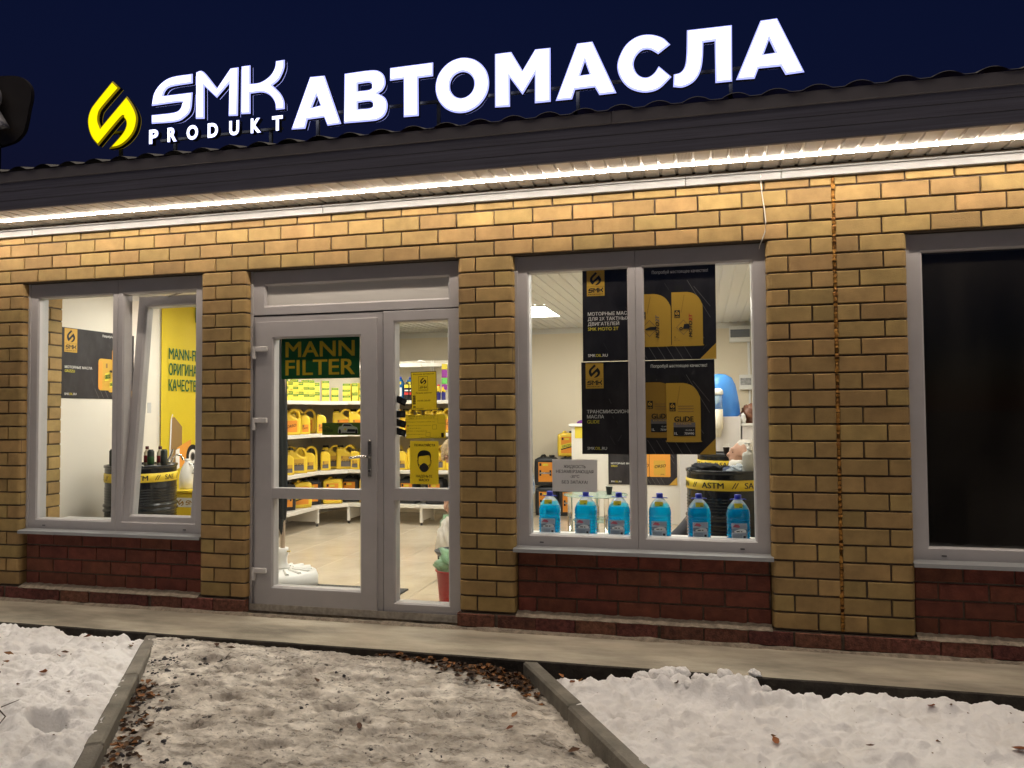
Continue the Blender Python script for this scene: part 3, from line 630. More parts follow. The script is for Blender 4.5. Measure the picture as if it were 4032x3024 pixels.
def window(x0, x1, xm, dark=False):
    W = empty('window', (0, 0, 0)); W.parent = BLD
    z0, z1 = 0.413, 2.306
    mb = MB()
    ring(mb, x0, xm-0.0005, z0, z1, 0.086, 0.041, 0.072, 0.098, 0.060, 0.150, 0.010)
    ring(mb, xm+0.0005, x1, z0, z1, 0.041, 0.082, 0.072, 0.098, 0.060, 0.150, 0.010)
    mb.box(x0+0.0, x0+0.025, 0.052, 0.0605, z0, z1); 
    mb.build('frame', PVC, W)
    sl = MB()
    for xx in (x0+0.17, x1-0.17): sl.cbox(xx-0.013, xx+0.013, 0.056, 0.0615, z0+0.030, z0+0.036, 0.001)
    sl.build('drain_cap', PVCD, W)
    gm = DARKG if dark else GLASS
    pane(W, x0+0.096, xm-0.051, z0+0.082, z1-0.108, 0.092, gm)
    if not dark or True: pass
    drip_sill(W, x0-0.004, x1+0.004)
    return W, gm
W1, _ = window(0.119, 1.702, 0.940)
W2, _ = window(4.019, 5.602, 4.808); pane(W2, 4.859, 5.510, 0.495, 2.198)
W3, gm3 = window(6.368, 7.955, 7.16, True); pane(W3, 7.211, 7.863, 0.495, 2.198, 0.092, gm3)
# the sash of the left window leans in from its foot
SX0, SX1, SZ0, SZ1 = 0.985, 1.640, 0.480, 2.205
mb = MB(); ring(mb, 0, SX1-SX0, 0, SZ1-SZ0, 0.062, 0.062, 0.050, 0.066, -0.012, 0.062, 0.014)
sash = mb.build('sash', PVC, W1, (SX0, 0.078, SZ0)); sash.rotation_euler = (-R(5.4), 0, 0)
mb = MB(); mb.box(0.068, SX1-SX0-0.068, 0.022, 0.028, 0.056, SZ1-SZ0-0.072); pz = mb.build('pane', GLASS, W1, (SX0, 0.078, SZ0)); pz.rotation_euler = (-R(5.4), 0, 0)
mb = MB(); mb.tube([(1.20, 0.25, 2.19), (1.46, 0.14, 2.205), (1.66, 0.10, 2.205)], 0.006, 6); mb.build('stay_arm', STEEL, W1)
# door set
D = empty('door', (0, 0, 0)); D.parent = BLD
mb = MB()
ring(mb, 2.070, 3.652, 1.992, 2.306, 0.106, 0.082, 0.056, 0.092, 0.060, 0.150, 0.012)
mb.box(2.070, 2.092, 0.050, 0.0605, -0.10, 2.306)
mb.build('transom_frame', PVC, D)
mb = MB(); mb.box(2.17, 3.58, 0.088, 0.11, 2.045, 2.22); mb.build('transom_panel', mat('transom_white', (0.60, 0.58, 0.54), 0.4), D)
mb = MB()
ring(mb, 2.070, 3.088, -0.095, 1.984, 0.052, 0.044, 0.030, 0.044, 0.066, 0.150, 0.004)
ring(mb, 3.092, 3.652, -0.095, 1.984, 0.072, 0.088, 0.092, 0.066, 0.060, 0.150, 0.010)
mb.box(3.164, 3.565, 0.0602, 0.145, 0.694, 0.775)
mb.build('frame', PVC, D)
mb = MB(); mb.box(2.072, 3.650, 0.068, 0.14, 1.9842, 1.9918); mb.box(3.0882, 3.0918, 0.07, 0.14, -0.09, 1.985); mb.build('gasket', PVCD, D)
mb = MB()
ring(mb, 2.118, 3.046, -0.068, 1.942, 0.128, 0.112, 0.132, 0.110, 0.046, 0.125, 0.012)
mb.box(2.2462, 2.9338, 0.0485, 0.122, 0.690, 0.762)
mb.build('leaf', PVC, D)
mb = MB(); mb.box(2.075, 3.648, 0.0415, 0.0452, -0.098, -0.050); mb.build('kick_strip', mat('kick_aluminium', (0.42, 0.38, 0.32), 0.5, var=0.3, vscale=30), D)
pane(D, 2.258, 2.922, 0.774, 1.820, 0.086); pane(D, 2.258, 2.922, 0.076, 0.678, 0.086)
pane(D, 3.175, 3.554, 0.785, 1.908, 0.086); pane(D, 3.175, 3.554, 0.007, 0.684, 0.086)
hd = MB(); hd.cbox(2.984, 3.012, 0.036, 0.0459, 0.85, 1.10, 0.004); hb = hd.build('handle_plate', STEEL, D)
hd = MB(); hd.tube([(2.998, 0.040, 0.992), (2.998, -0.004, 0.992)], 0.010, 8); hd.tube([(3.000, -0.006, 0.992), (2.95, -0.010, 0.990), (2.868, -0.006, 0.982)], [0.010, 0.009, 0.008], 8)
hd.build('handle', STEEL, D)
hd = MB(); hd.lathe([(0.0, 0), (0.008, 0), (0.008, 0.003), (0, 0.003)], 12); kc = hd.build('keyhole', BLACK, D, (2.998, 0.0355, 0.895)); kc.rotation_euler = (R(90), 0, 0)
for zc in (1.735, 1.228, 0.172):
    h_ = MB(); h_.cbox(2.112, 2.218, 0.022, 0.046, zc-0.005, zc+0.030, 0.004); h_.tube([(2.115, 0.030, zc-0.055), (2.115, 0.030, zc+0.032)], 0.0125, 10); h_.cbox(2.098, 2.128, 0.036, 0.060, zc-0.05, zc-0.012, 0.003)
    h_.build('hinge', mat('hinge_white', (0.62, 0.60, 0.58), 0.35), D)
# loose white cable from the trim to the window head
mb = MB(); mb.tube([(5.571,-0.034,2.70),(5.572,-0.018,2.66),(5.578,-0.010,2.59),(5.590,-0.008,2.50),(5.597,-0.008,2.42),(5.592,-0.006,2.36),(5.576,-0.004,2.316),(5.562,0.03,2.285),(5.560,0.058,2.27)], 0.0032, 6)
tag(mb.build('cable', mat('cable_white', (0.75, 0.72, 0.66), 0.5)), 'thin loose white cable hanging over the brick above the right window corner', 'cable')

# ------------------------------------------------------------------ LED strip under the eave
LED = empty('led_strip', (0, 0, 0), 0, 'glowing white LED strip running along the soffit under the eaves', 'light strip')
x = -1.0; k = 0
for ln in (0.5, 0.96, 1.0, 0.49, 0.72, 1.02, 0.98, 0.83, 1.0, 1.0, 1.0, 1.0):
    mb = MB(); yy = -0.205+0.004*math.sin(k*1.7); y2 = -0.205+0.004*math.sin((k+1)*1.7)
    a, b = x+0.004, x+ln-0.004
    mb.add([(a,yy-.0055,2.7375),(b,y2-.0055,2.7375),(b,y2+.0055,2.7375),(a,yy+.0055,2.7375),(a,yy-.0055,2.7435),(b,y2-.0055,2.7435),(b,y2+.0055,2.7435),(a,yy+.0055,2.7435)],
           [(4,5,6,7),(0,1,5,4),(1,2,6,5),(2,3,7,6),(3,0,4,7)], 1); mb.f.append([0,3,2,1]); mb.m.append(0); mb.sm.append(False)
    mb.build('led_tube', [LEDM, LEDS], LED); x += ln; k += 1

# ------------------------------------------------------------------ roof signs
SY = -0.3
def glyph_obj(name, keys, parent, face, rim, depth=0.05):
    for kk in keys:
        polys = [catmull(p, 4) for p in GLYPH[kk]]
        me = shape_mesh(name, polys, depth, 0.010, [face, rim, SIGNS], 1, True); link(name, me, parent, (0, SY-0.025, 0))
def rails(parent, xs, z0, zr, m=SIGNS):
    mb = MB(); x0, x1 = min(xs), max(xs)
    for z in zr[:1]: mb.box(x0-0.1, x1+0.1, SY+0.045, SY+0.065, z-0.008, z+0.008)
    mb.build('rail', m, parent)
    for x in xs: mb = MB(); mb.box(x-0.01, x+0.01, SY+0.066, SY+0.086, z0, min(zr)+0.01); mb.build('post', m, parent)
S1 = empty('roof_sign', (0, 0, 0), 0, 'row of nine big glowing white Cyrillic letters standing on the roof', 'sign', 'glowing signs on the roof')
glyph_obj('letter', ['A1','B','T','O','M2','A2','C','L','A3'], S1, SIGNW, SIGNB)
rails(S1, (2.75, 3.6, 4.5, 5.4), 3.05, (3.27, 3.40))
S2 = empty('roof_sign', (0, 0, 0), 0, 'two-line glowing white Latin lettering beside the yellow emblem on the roof', 'sign', 'glowing signs on the roof')
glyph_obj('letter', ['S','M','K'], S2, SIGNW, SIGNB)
PX = [1.527, 1.675, 1.826, 1.990, 2.155, 2.318, 2.476]
PP = {'P': 0.075, 'R': 0.075, 'O': 0.09, 'D': 0.08, 'U': 0.076, 'K': 0.078, 'T': 0.08}
for ch, xx in zip('PRODUKT', PX):
    c = bpy.data.curves.new('letter', 'FONT'); c.body = ch; c.offset = 0.028; c.extrude = 0.2; c.resolution_u = 4; c.bevel_depth = 0.02; c.bevel_resolution = 0
    o = bpy.data.objects.new('l', c); me = bpy.data.meshes.new_from_object(o); me.name = 'letter'; bpy.data.objects.remove(o); bpy.data.curves.remove(c)
    xs_ = [v.co.x for v in me.vertices]; k_ = 0.088/CAP; kx = PP[ch]/(max(xs_)-min(xs_))
    me.transform(Matrix(((kx,0,0,-min(xs_)*kx),(0,0,-k_*0.7,0),(0,k_,0,0),(0,0,0,1)))); me.materials.clear()
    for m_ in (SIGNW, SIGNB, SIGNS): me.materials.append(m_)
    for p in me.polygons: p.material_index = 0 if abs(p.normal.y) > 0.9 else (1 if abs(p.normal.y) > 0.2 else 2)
    link('letter', me, S2, (xx, SY-0.02, 3.160))
rails(S2, (1.65, 2.4), 3.05, (3.205, 3.40))
S3 = empty('roof_sign', (0, 0, 0), 0, 'glowing yellow drop-shaped emblem at the left end of the roof lettering', 'sign', 'glowing signs on the roof')
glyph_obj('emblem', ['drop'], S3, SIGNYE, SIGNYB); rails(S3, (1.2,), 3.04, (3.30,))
S4 = empty('roof_sign', (0, 0, 0), 0, 'unlit white letter on a dark rounded panel at the left edge of the roof', 'sign')
bk = catmull([(-0.55,3.25),(-0.55,3.82),(-0.3,3.86),(0.10,3.85),(0.28,3.826),(0.36,3.77),(0.39,3.71),(0.389,3.643),(0.372,3.576),(0.355,3.49),(0.331,3.411),(0.287,3.365),(0.232,3.334),(0.113,3.312),(-0.1,3.29)], 4, 70)
link('back_panel', shape_mesh('back_panel', [bk], 0.03, 0.0, [mat('sign_panel_brown', (0.05, 0.043, 0.040), 0.5)]), S4, (0, SY+0.09, 0))
c = bpy.data.curves.new('letter', 'FONT'); c.body = 'R'; c.offset = 0.05; c.extrude = 0.1; c.resolution_u = 6; c.bevel_depth = 0.01; c.bevel_resolution = 0
o = bpy.data.objects.new('l', c); me = bpy.data.meshes.new_from_object(o); me.name = 'letter'; bpy.data.objects.remove(o); bpy.data.curves.remove(c)
xs_ = [v.co.x for v in me.vertices]; ys_ = [v.co.y for v in me.vertices]; kx = 0.31/(max(xs_)-min(xs_)); ky = 0.345/(max(ys_)-min(ys_))
me.transform(Matrix(((kx,0,0,-max(xs_)*kx),(0,0,-0.3,0),(0,ky,0,-min(ys_)*ky),(0,0,0,1)))); me.materials.clear(); me.materials.append(mat('unlit_acrylic', (0.62, 0.62, 0.65), 0.4))
link('letter', me, S4, (0.252, SY+0.02, 3.422))
mb = MB(); mb.box(0.08, 0.125, SY+0.06, SY+0.09, 3.05, 3.33); mb.build('post', SIGNS, S4)
# ------------------------------------------------------------------ shop interior: room
FZ, CZ, BY = -0.10, 2.43, 5.60
LX, RX = 0.06, 5.87
def struct(name, x0, x1, y0, y1, z0, z1, m):
    mb = MB(); mb.box(x0, x1, y0, y1, z0, z1); return tag(mb.build(name, m), kind='structure')
struct('wall', LX-0.2, LX, 0.405, BY, FZ, CZ+0.2, CREAM2)
struct('wall', LX-0.2, RX+0.2, BY, BY+0.2, FZ, CZ+0.2, CREAM)
struct('wall', RX, RX+0.2, 0.3, BY, FZ, CZ+0.2, CREAM)
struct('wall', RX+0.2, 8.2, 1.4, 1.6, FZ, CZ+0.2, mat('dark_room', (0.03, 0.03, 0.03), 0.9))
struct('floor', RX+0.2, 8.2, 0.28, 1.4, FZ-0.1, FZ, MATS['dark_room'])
struct('floor', LX-0.2, RX+0.2, 0.13, BY, FZ-0.1, FZ-0.004, GROUT)
FL = empty('floor', (0, 0, 0), 0, 'glossy beige tiles of the shop floor', kind='structure')
tm = MB(); tm.cbox(0.0015, 0.5985, 0.0015, 0.5985, -0.02, 0.0, 0.002); tme = tm.mesh('floor_tile', TILE)
for i in range(10):
    for j in range(9): link('floor_tile', tme, FL, (0.05+i*0.6, 0.16+j*0.6, FZ))
# plastered inner face beside and above the openings, and the brick return left of the left window
for (a, b) in ((-0.14, 0.10), (1.70, 2.07), (3.65, 4.02), (5.60, 6.36)):
    if a > 0: struct('wall', a+0.004, b-0.004, 0.292, 0.312, FZ, CZ+0.1, CREAM2)
struct('wall', 0.06, RX, 0.302, 0.322, 2.312, CZ+0.1, CREAM2)
RB = slab('brick_return', -0.14, 0.092, 0.16, 0.402, FZ, CZ)
for c in range(24):
    z0 = -0.05+c*H
    lay = [(0.158, 0.275), (0.285, 0.405)] if c % 2 else [(0.158, 0.405)]
    for (a, b) in lay:
        o = link('brick', brick_mesh(b-a, 'y', '', 0.06), RB, (0.100, a, z0)); o.rotation_euler = (0, 0, R(90))
for (a, b) in ((0.10, 1.70), (4.02, 5.60)):      # window boards inside
    mb = MB(); mb.cbox(a+0.002, b-0.002, 0.152, 0.50, 0.425, 0.450, 0.004); mb.build('sill_board', WHITE, BLD)
    struct('wall', a, b, 0.284, 0.300, FZ, 0.42, CREAM2)
# ribbed plastic ceiling
mb = MB(); nv = 0; vs = []; fs = []
x = LX
prof = [(0.0, 0.0), (0.003, 0.009), (0.022, 0.009), (0.025, 0.0)]
xs = []
while x < RX: xs += [(x+a, CZ+b) for a, b in prof]; x += 0.10
n = len(xs)
mb.add([(a, 0.31, b) for a, b in xs]+[(a, BY, b) for a, b in xs], [(i, i+n, i+1+n, i+1) for i in range(n-1)])
o = mb.build('ceiling', CEIL); tag(o, kind='structure')
struct('ceiling', LX-0.2, RX+0.2, 0.3, BY+0.2, CZ+0.03, CZ+0.1, MATS['dark_room'])
# perimeter strip where ceiling meets wall
mb = MB(); mb.box(LX, RX, BY-0.012, BY-0.001, CZ-0.075, CZ-0.002); mb.box(LX+.001, LX+.012, 0.41, BY, CZ-0.075, CZ-0.002); tag(mb.build('wall_cornice', CEIL), kind='structure')
PG = 'square ceiling lamps in the shop'
for (px_, py_, lab) in ((2.98, 3.26, 'bright ceiling lamp seen through the left pane of the window with the blue bottles'), (0.9, 3.0, 'bright ceiling lamp over the oil shelves, hidden above the door'), (4.72, 3.26, 'bright ceiling lamp behind the hanging dark posters'),
                        (0.75, 0.62, 'bright ceiling lamp just inside the left window'), (2.6, 0.62, 'bright ceiling lamp just inside the door'), (4.5, 0.62, 'bright ceiling lamp just inside the window with the blue bottles')):
    L = empty('ceiling_lamp', (px_, py_, CZ), 0, lab, 'lamp', PG)
    mb = MB(); ring_o = 0.012
    mb.box(-0.012, 0.607, -0.012, 0.0, -0.016, 0.004); mb.box(-0.012, 0.607, 0.9, 0.912, -0.016, 0.004); mb.box(-0.012, 0.0, 0.0, 0.9, -0.016, 0.004); mb.box(0.595, 0.607, 0.0, 0.9, -0.016, 0.004)
    mb.build('frame', WHITE, L); mb = MB(); mb.box(0.001, 0.594, 0.001, 0.899, -0.012, -0.004); mb.build('diffuser', PANEL, L)

# ------------------------------------------------------------------ shelving
LV = (0.15, 0.57, 1.03, 1.43)
def shelf_board(U, x0, x1, y0, y1, z, lip):
    mb = MB(); mb.cbox(x0+0.001, x1-0.001, y0, y1, z-0.026, z, 0.003)
    if lip == 'y': mb.cbox(x0+0.002, x1-0.002, y0-0.012, y0-0.0005, z-0.040, z+0.003, 0.003)
    if lip == 'x': mb.cbox(x1-0.0005, x1+0.012, y0+0.002, y1-0.002, z-0.040, z+0.003, 0.003)
    return mb.build('shelf', SHELF, U)
def foot_plate(U, pts):   # base leg: plate plus post and adjustable foot at the free end
    (xa, ya), (xb, yb) = pts
    mb = MB(); dx, dy = xb-xa, yb-ya; ln = math.hypot(dx, dy); nx_, ny_ = -dy/ln*0.01, dx/ln*0.01
    zt, zb = 0.112, -0.045
    q = [(xa-nx_, ya-ny_), (xb-nx_, yb-ny_), (xb+nx_, yb+ny_), (xa+nx_, ya+ny_)]
    mb.add([(a, b, zb) for a, b in q]+[(a, b, zt) for a, b in q], [(3,2,1,0),(4,5,6,7),(0,1,5,4),(1,2,6,5),(2,3,7,6),(3,0,4,7)])
    mb.build('base_plate', SHELF, U)
    mb = MB(); mb.cbox(xb-0.018, xb+0.018, yb-0.018, yb+0.018, -0.065, 0.11, 0.003); mb.build('leg', SHELF, U)
    mb = MB(); mb.lathe([(0.006, -0.066), (0.006, -0.088), (0.017, -0.090), (0.017, -0.0995)], 12, (xb, yb, 0)); mb.build('foot', BLACK, U)
UL = empty('shelving_unit', (0, 0, 0), 0, 'white shelving run along the left wall stacked with yellow oil canisters', 'shelving')
for z in LV: shelf_board(UL, 0.12, 0.62, 2.62, 3.80, z, 'x')
mb = MB(); mb.box(0.10, 0.118, 2.62, 3.80, 0.0, 1.95); mb.build('back_panel', SHELFB, UL)
foot_plate(UL, ((0.14, 3.79), (0.60, 3.79))); foot_plate(UL, ((0.14, 2.64), (0.60, 2.64)))
UC = empty('shelving_unit', (0, 0, 0), 0, 'white corner shelving between the two straight runs of oil shelves', 'shelving')
for z in LV:
    mb = MB(); out = [(0.125, 3.803), (0.62, 3.803), (0.862, 4.08), (0.862, 4.53), (0.125, 4.53)]
    mb.add([(a, b, z-0.027) for a, b in out]+[(a, b, z-0.0005) for a, b in out], [(4,3,2,1,0),(5,6,7,8,9)]+[(i, (i+1) % 5, (i+1) % 5+5, i+5) for i in range(5)])
    dn = (0.753, -0.658); e = 0.012; a0, a1 = (0.6215, 3.8045), (0.8605, 4.0785)
    q = [a0, a1, (a1[0]+dn[0]*e, a1[1]+dn[1]*e), (a0[0]+dn[0]*e, a0[1]+dn[1]*e)]
    mb.add([(a, b, z-0.040) for a, b in q]+[(a, b, z+0.003) for a, b in q], [(3,2,1,0),(4,5,6,7),(0,1,5,4),(1,2,6,5),(2,3,7,6),(3,0,4,7)])
    mb.build('shelf', SHELF, UC)
mb = MB(); mb.box(0.10, 0.118, 3.803, 4.55, 0.0, 1.95); mb.box(0.119, 0.86, 4.535, 4.552, 0.0, 1.95); mb.build('back_panel', SHELFB, UC)
def back_unit(x0, x1, lab):
    U = empty('shelving_unit', (0, 0, 0), 0, lab, 'shelving')
    for z in LV: shelf_board(U, x0, x1, 4.09, 4.53, z, 'y')
    mb = MB(); mb.cbox(x0+.002, x1-.002, 4.16, 4.53, 1.868, 1.890, 0.003); mb.cbox(x0+.002, x1-.002, 4.148, 4.1595, 1.850, 1.893, 0.003); mb.build('top_shelf', SHELF, U)
    mb = MB(); mb.box(x0, x1, 4.535, 4.552, 0.0, 1.95); mb.build('back_panel', SHELFB, U)
    foot_plate(U, ((x0+0.006, 4.50), (x0+0.006, 4.105)))
    for xx in (x0+0.012, x1-0.012):
        mb = MB(); mb.box(xx-0.01, xx+0.01, 4.51, 4.534, -0.09, 1.95); mb.build('upright', SHELF, U)
    return U
back_unit(0.862, 1.83, 'white shelving run facing the door, left section with the yellow canisters'); back_unit(1.832, 2.80, 'white shelving run facing the door, right section behind the yellow notices')

# ------------------------------------------------------------------ products
def rrect(x0, x1, z0, z1, r, n=4):
    out = []
    for cx, cz, a0 in ((x1-r, z0+r, -90), (x1-r, z1-r, 0), (x0+r, z1-r, 90), (x0+r, z0+r, 180)):
        for i in range(n+1): a = R(a0+90*i/n); out.append((cx+r*math.cos(a), cz+r*math.sin(a)))
    return out
def protos():
    P = {}
    # four-litre canister with loop handle
    k = 0.215
    out = catmull([(0,.06),(.05,0),(.95,0),(1,.06),(1,.80),(.985,.98),(.92,1.14),(.80,1.24),(.66,1.265),(.53,1.22),(.43,1.13),(.36,1.09),(.31,1.085),(.31,1.14),(.05,1.14),(.05,1.08),(0,1.0)], 3, 40)
    hol = catmull([(.52,1.04),(.60,1.13),(.70,1.16),(.80,1.10),(.86,.98),(.875,.84),(.82,.80),(.68,.87),(.56,.96)], 3, 60)
    m4 = shape_mesh('canister', [[(a*k, b*k) for a, b in out], [(a*k, b*k) for a, b in hol]], 0.125, 0.022, [YEL], 2)
    for p in m4.polygons: p.use_smooth = abs(p.normal.y) < 0.98
    cb = MB(); cb.lathe([(0.033, 0), (0.033, 0.022), (0.028, 0.026), (0, 0.026)], 14); capm = cb.mesh('cap', BLACK)
    def label(x0, x1, z0, z1, word, dark):
        pr = Print(); pr.rect(x0, x1, z0, z1, ORANGE if not dark else PGOLD, 1)
        if dark: pr.rect(x0, x1, z0, z0+(z1-z0)*0.5, PGREY, 2)
        pr.rect(x0+.004, x0+.020, z1-.030, z1-.004, PBROWN, 2)
        if word: pr.text(word, (x0+x1)/2, z0+(z1-z0)*0.42, 0.026*(x1-x0)/0.12, PBLK, 0.01, (x1-x0)*0.82, 'c', 3, 0.25, 0.22 if not dark else 0.0)
        return pr
    def make(nm, me, cap_at, lab, capscale=1.0):
        t = empty(nm); b = link('body', me, t); c = link('cap', capm, t, cap_at); c.scale = (capscale,)*3
        if lab: lab.build(t)
        return t
    P['o4'] = make('oil_canister', m4, (0.040, 0.0625, 0.240), label(.055, .175, .030, .150, 'ORSO', False))
    P['g4'] = make('oil_canister', m4, (0.040, 0.0625, 0.240), label(.055, .175, .030, .150, 'GLIDE', True))
    k = 0.105
    out = catmull([(0,.06),(.06,0),(.94,0),(1,.06),(1,1.35),(.96,1.6),(.82,1.82),(.62,1.93),(.45,1.95),(.40,2.0),(.08,2.0),(.06,1.92),(0,1.85)], 3, 40)
    m1 = shape_mesh('bottle', [[(a*k, b*k) for a, b in out]], 0.07, 0.014, [YEL], 2)
    for p in m1.polygons: p.use_smooth = abs(p.normal.y) < 0.98
    P['o1'] = make('oil_bottle', m1, (0.026, 0.035, 0.207), label(.02, .085, .025, .105, 'ORSO', False), 0.62)
    P['g1'] = make('oil_bottle', m1, (0.026, 0.035, 0.207), label(.02, .085, .025, .105, 'GLIDE', True), 0.62)
    # ten-litre jerrycan: rounded block, sloping shoulder, moulded grip
    out = catmull([(0.0,.03),(.03,0),(.21,0),(.24,.03),(.24,.265),(.225,.295),(.20,.305),(.055,.305),(.02,.29),(0,.26)], 3, 60)
    for key, mm, nm in (('jb', BCAN, 'jerrycan'), ('jy', YEL, 'jerrycan')):
        mj = shape_mesh('jerrycan', [out], 0.20, 0.035, [mm], 3)
        for p in mj.polygons: p.use_smooth = abs(p.normal.y) < 0.98
        t = empty(nm); link('body', mj, t)
        g_ = MB(); g_.tube([(0.07,0.03,0.300),(0.08,0.05,0.322),(0.10,0.11,0.324),(0.11,0.16,0.300)], 0.012, 8); g_.build('grip', mm, t)
        c = link('cap', capm, t, (0.18, 0.10, 0.302))
        pr = Print(); pr.rect(.045, .195, .045, .255, ORANGE, 1); pr.rect(.055, .078, .215, .245, PBLK, 2); pr.rect(.09, .15, .215, .24, PYEL, 2)
        P[key] = t; P[key+'_pr'] = pr
    P['jb_pr'].rect(.055, .075, .11, .17, PBLK, 2); P['jb_pr'].rect(.165, .185, .11, .17, PBLK, 2); P['jb_pr'].rect(.06, .18, .130, .148, PBLK, 2); P['jb_pr'].text('HYDRAULIC', .12, .132, .014, PWHITE, 0.02, .12, 'c', 3)
    P['jy_pr'].poly([(.045,.10),(.195,.14),(.195,.19),(.045,.15)], PYEL, 2); P['jy_pr'].poly([(.045,.085),(.195,.125),(.195,.14),(.045,.10)], PBLK, 2); P['jy_pr'].text('GRIZZLI', .06, .115, .026, PGREEN, 0.02, .12, 'l', 3, 0.2, 0.22)
    P['jb_pr'].build(P['jb']); P['jy_pr'].build(P['jy'])
    return P
PR = protos()
_used = set()
def place(key, x, y, z, rz, label, cat, group, sc=1.0):
    t = PR[key]
    if key in _used: t = copy_tree(t)
    _used.add(key)
    sc = sc*(1.13 if key[1] in '14' else 1.0); t.location = (x, y, z); t.rotation_euler = (0, 0, rz); t.scale = (sc, sc, sc)
    return tag(t, label, cat, group)
ORD = ['first', 'second', 'third', 'fourth', 'fifth', 'sixth', 'seventh', 'eighth', 'ninth', 'tenth', 'eleventh', 'twelfth', 'thirteenth', 'fourteenth', 'fifteenth', 'sixteenth', 'seventeenth', 'eighteenth']
def center(key): return {'o4': (.1075, .0625), 'g4': (.1075, .0625), 'o1': (.0525, .035), 'g1': (.0525, .035), 'jb': (.12, .1), 'jy': (.12, .1)}[key]
def row(items, z, shelf, kinds, group):
    cnt = {}
    for (key, x, y, a) in items:
        cx, cy_ = center(key); a = R(a); ca, sa = math.cos(a), math.sin(a)
        d = kinds[key]; i = cnt.get(d, 0); cnt[d] = i+1
        place(key, x-(cx*ca-cy_*sa), y-(cx*sa+cy_*ca), z, a, '%s %s from the left on the %s' % (ORD[i], d, shelf), 'canister' if key[1] != '1' else 'bottle', group)
GO = 'yellow oil canisters on the shelves'
row([('o4',.30,2.80,45),('o4',.24,3.14,45),('o4',.42,3.02,45),('o4',.47,3.33,42),('o4',.27,3.45,42),('o1',.53,3.60,36),('o4',.30,3.72,38),('o4',.34,3.95,30),('o1',.60,3.88,30),('o4',.72,4.20,22),('o4',.95,4.20,6),('o1',1.12,4.17,5),('o4',1.22,4.34,0),
     ('o4',1.40,4.22,4),('o4',1.63,4.27,0),('o1',1.79,4.18,6),('o4',1.93,4.30,0),('o4',2.10,4.24,0),('o1',2.27,4.18,0),('o4',2.48,4.22,0)], 1.031, 'upper oil shelf',
    {'o4': 'looped yellow canister', 'o1': 'small yellow bottle'}, GO)
row([('g4',.36,3.00,45),('g4',.24,3.24,42),('g4',.26,3.66,40),('g1',.53,3.22,42),('g4',.48,3.47,40),('g1',.53,3.72,36),('g4',.42,3.84,32),('g1',.62,3.95,26),('g4',.56,4.22,24),('g4',.76,4.23,16),('g1',.93,4.16,5),('g4',1.05,4.30,4),('g1',1.09,4.15,3),
     ('g4',1.38,4.28,4),('g1',1.56,4.17,6),('g4',1.73,4.22,0),('g4',2.00,4.24,0),('g4',2.24,4.22,0),('g1',2.42,4.18,0)], 0.571, 'middle oil shelf',
    {'g4': 'looped yellow canister', 'g1': 'small yellow bottle'}, GO)
row([('jb',.40,3.00,45),('jb',.42,3.32,44),('jy',.48,3.60,40),('jb',.45,3.90,36),('jy',.66,4.08,22),('jb',.80,4.32,10),('jy',1.10,4.24,4),('jb',1.35,4.28,0),('jb',1.62,4.26,0),('jb',1.98,4.26,0),('jb',2.30,4.26,0)], 0.151, 'lowest oil shelf',
    {'jb': 'black jerrycan', 'jy': 'yellow jerrycan'}, 'big jerrycans on the lowest shelf')
# filter cartons: stacks of small yellow and green boxes on the fourth shelf
CART = mat('carton_yellow', (0.80, 0.68, 0.10), 0.6, rand=0.08); CARTG = mat('carton_green', (0.10, 0.26, 0.05), 0.6)
def carton_proto(w_, h_, d_):
    t = empty('filter_carton'); mb = MB(); mb.cbox(-w_/2, w_/2, 0, d_, 0, h_, 0.0015); mb.build('carton', CART, t)
    pr = Print(); pr.rect(-w_/2+.002, w_/2-.002, h_*0.62, h_*0.97, CARTG, 1); pr.text('MANN', 0, h_*0.74, h_*0.14, PYEL, 0.02, w_*0.62, 'c', 2); pr.text('LUBE', w_*0.42, h_*0.10, h_*0.10, PBLK, 0, w_*0.3, 'r', 1); pr.build(t)
    return t
cps = [carton_proto(.085, .085, .10), carton_proto(.075, .115, .09), carton_proto(.10, .075, .11)]
used_c = [False]*3
def carton(i, x, y, z, a, lab):
    t = cps[i]
    if used_c[i]: t = copy_tree(t)
    used_c[i] = True; t.location = (x, y, z); t.rotation_euler = (0, 0, a); tag(t, lab, 'box', 'filter cartons on the fourth shelf')
stk = [(.50,2.92,45,1,3),(.52,3.03,45,1,2),(.53,3.14,44,0,3),(.54,3.24,44,1,2),(.55,3.34,42,0,3),(.56,3.45,42,1,2),(.57,3.56,40,0,3),(.58,3.67,40,0,3),(.60,3.77,38,1,2),(.66,3.89,35,0,3),(.74,3.98,30,0,2),(.84,4.10,12,2,3),(.945,4.12,5,1,2),(1.045,4.12,4,0,2)]
for i, (x, y, a, kd, nn) in enumerate(stk):
    hh = (.085, .115, .075)[kd]
    for q in range(nn):
        lab = 'yellow and green filter carton, %s up in the %s stack from the left' % (('lowest', 'second', 'third')[q], ORD[i])
        carton(kd, x+random.uniform(-.004, .004), y+random.uniform(-.004, .004), 1.4315+q*(hh+.0005), R(a+random.uniform(-4, 4)), lab)
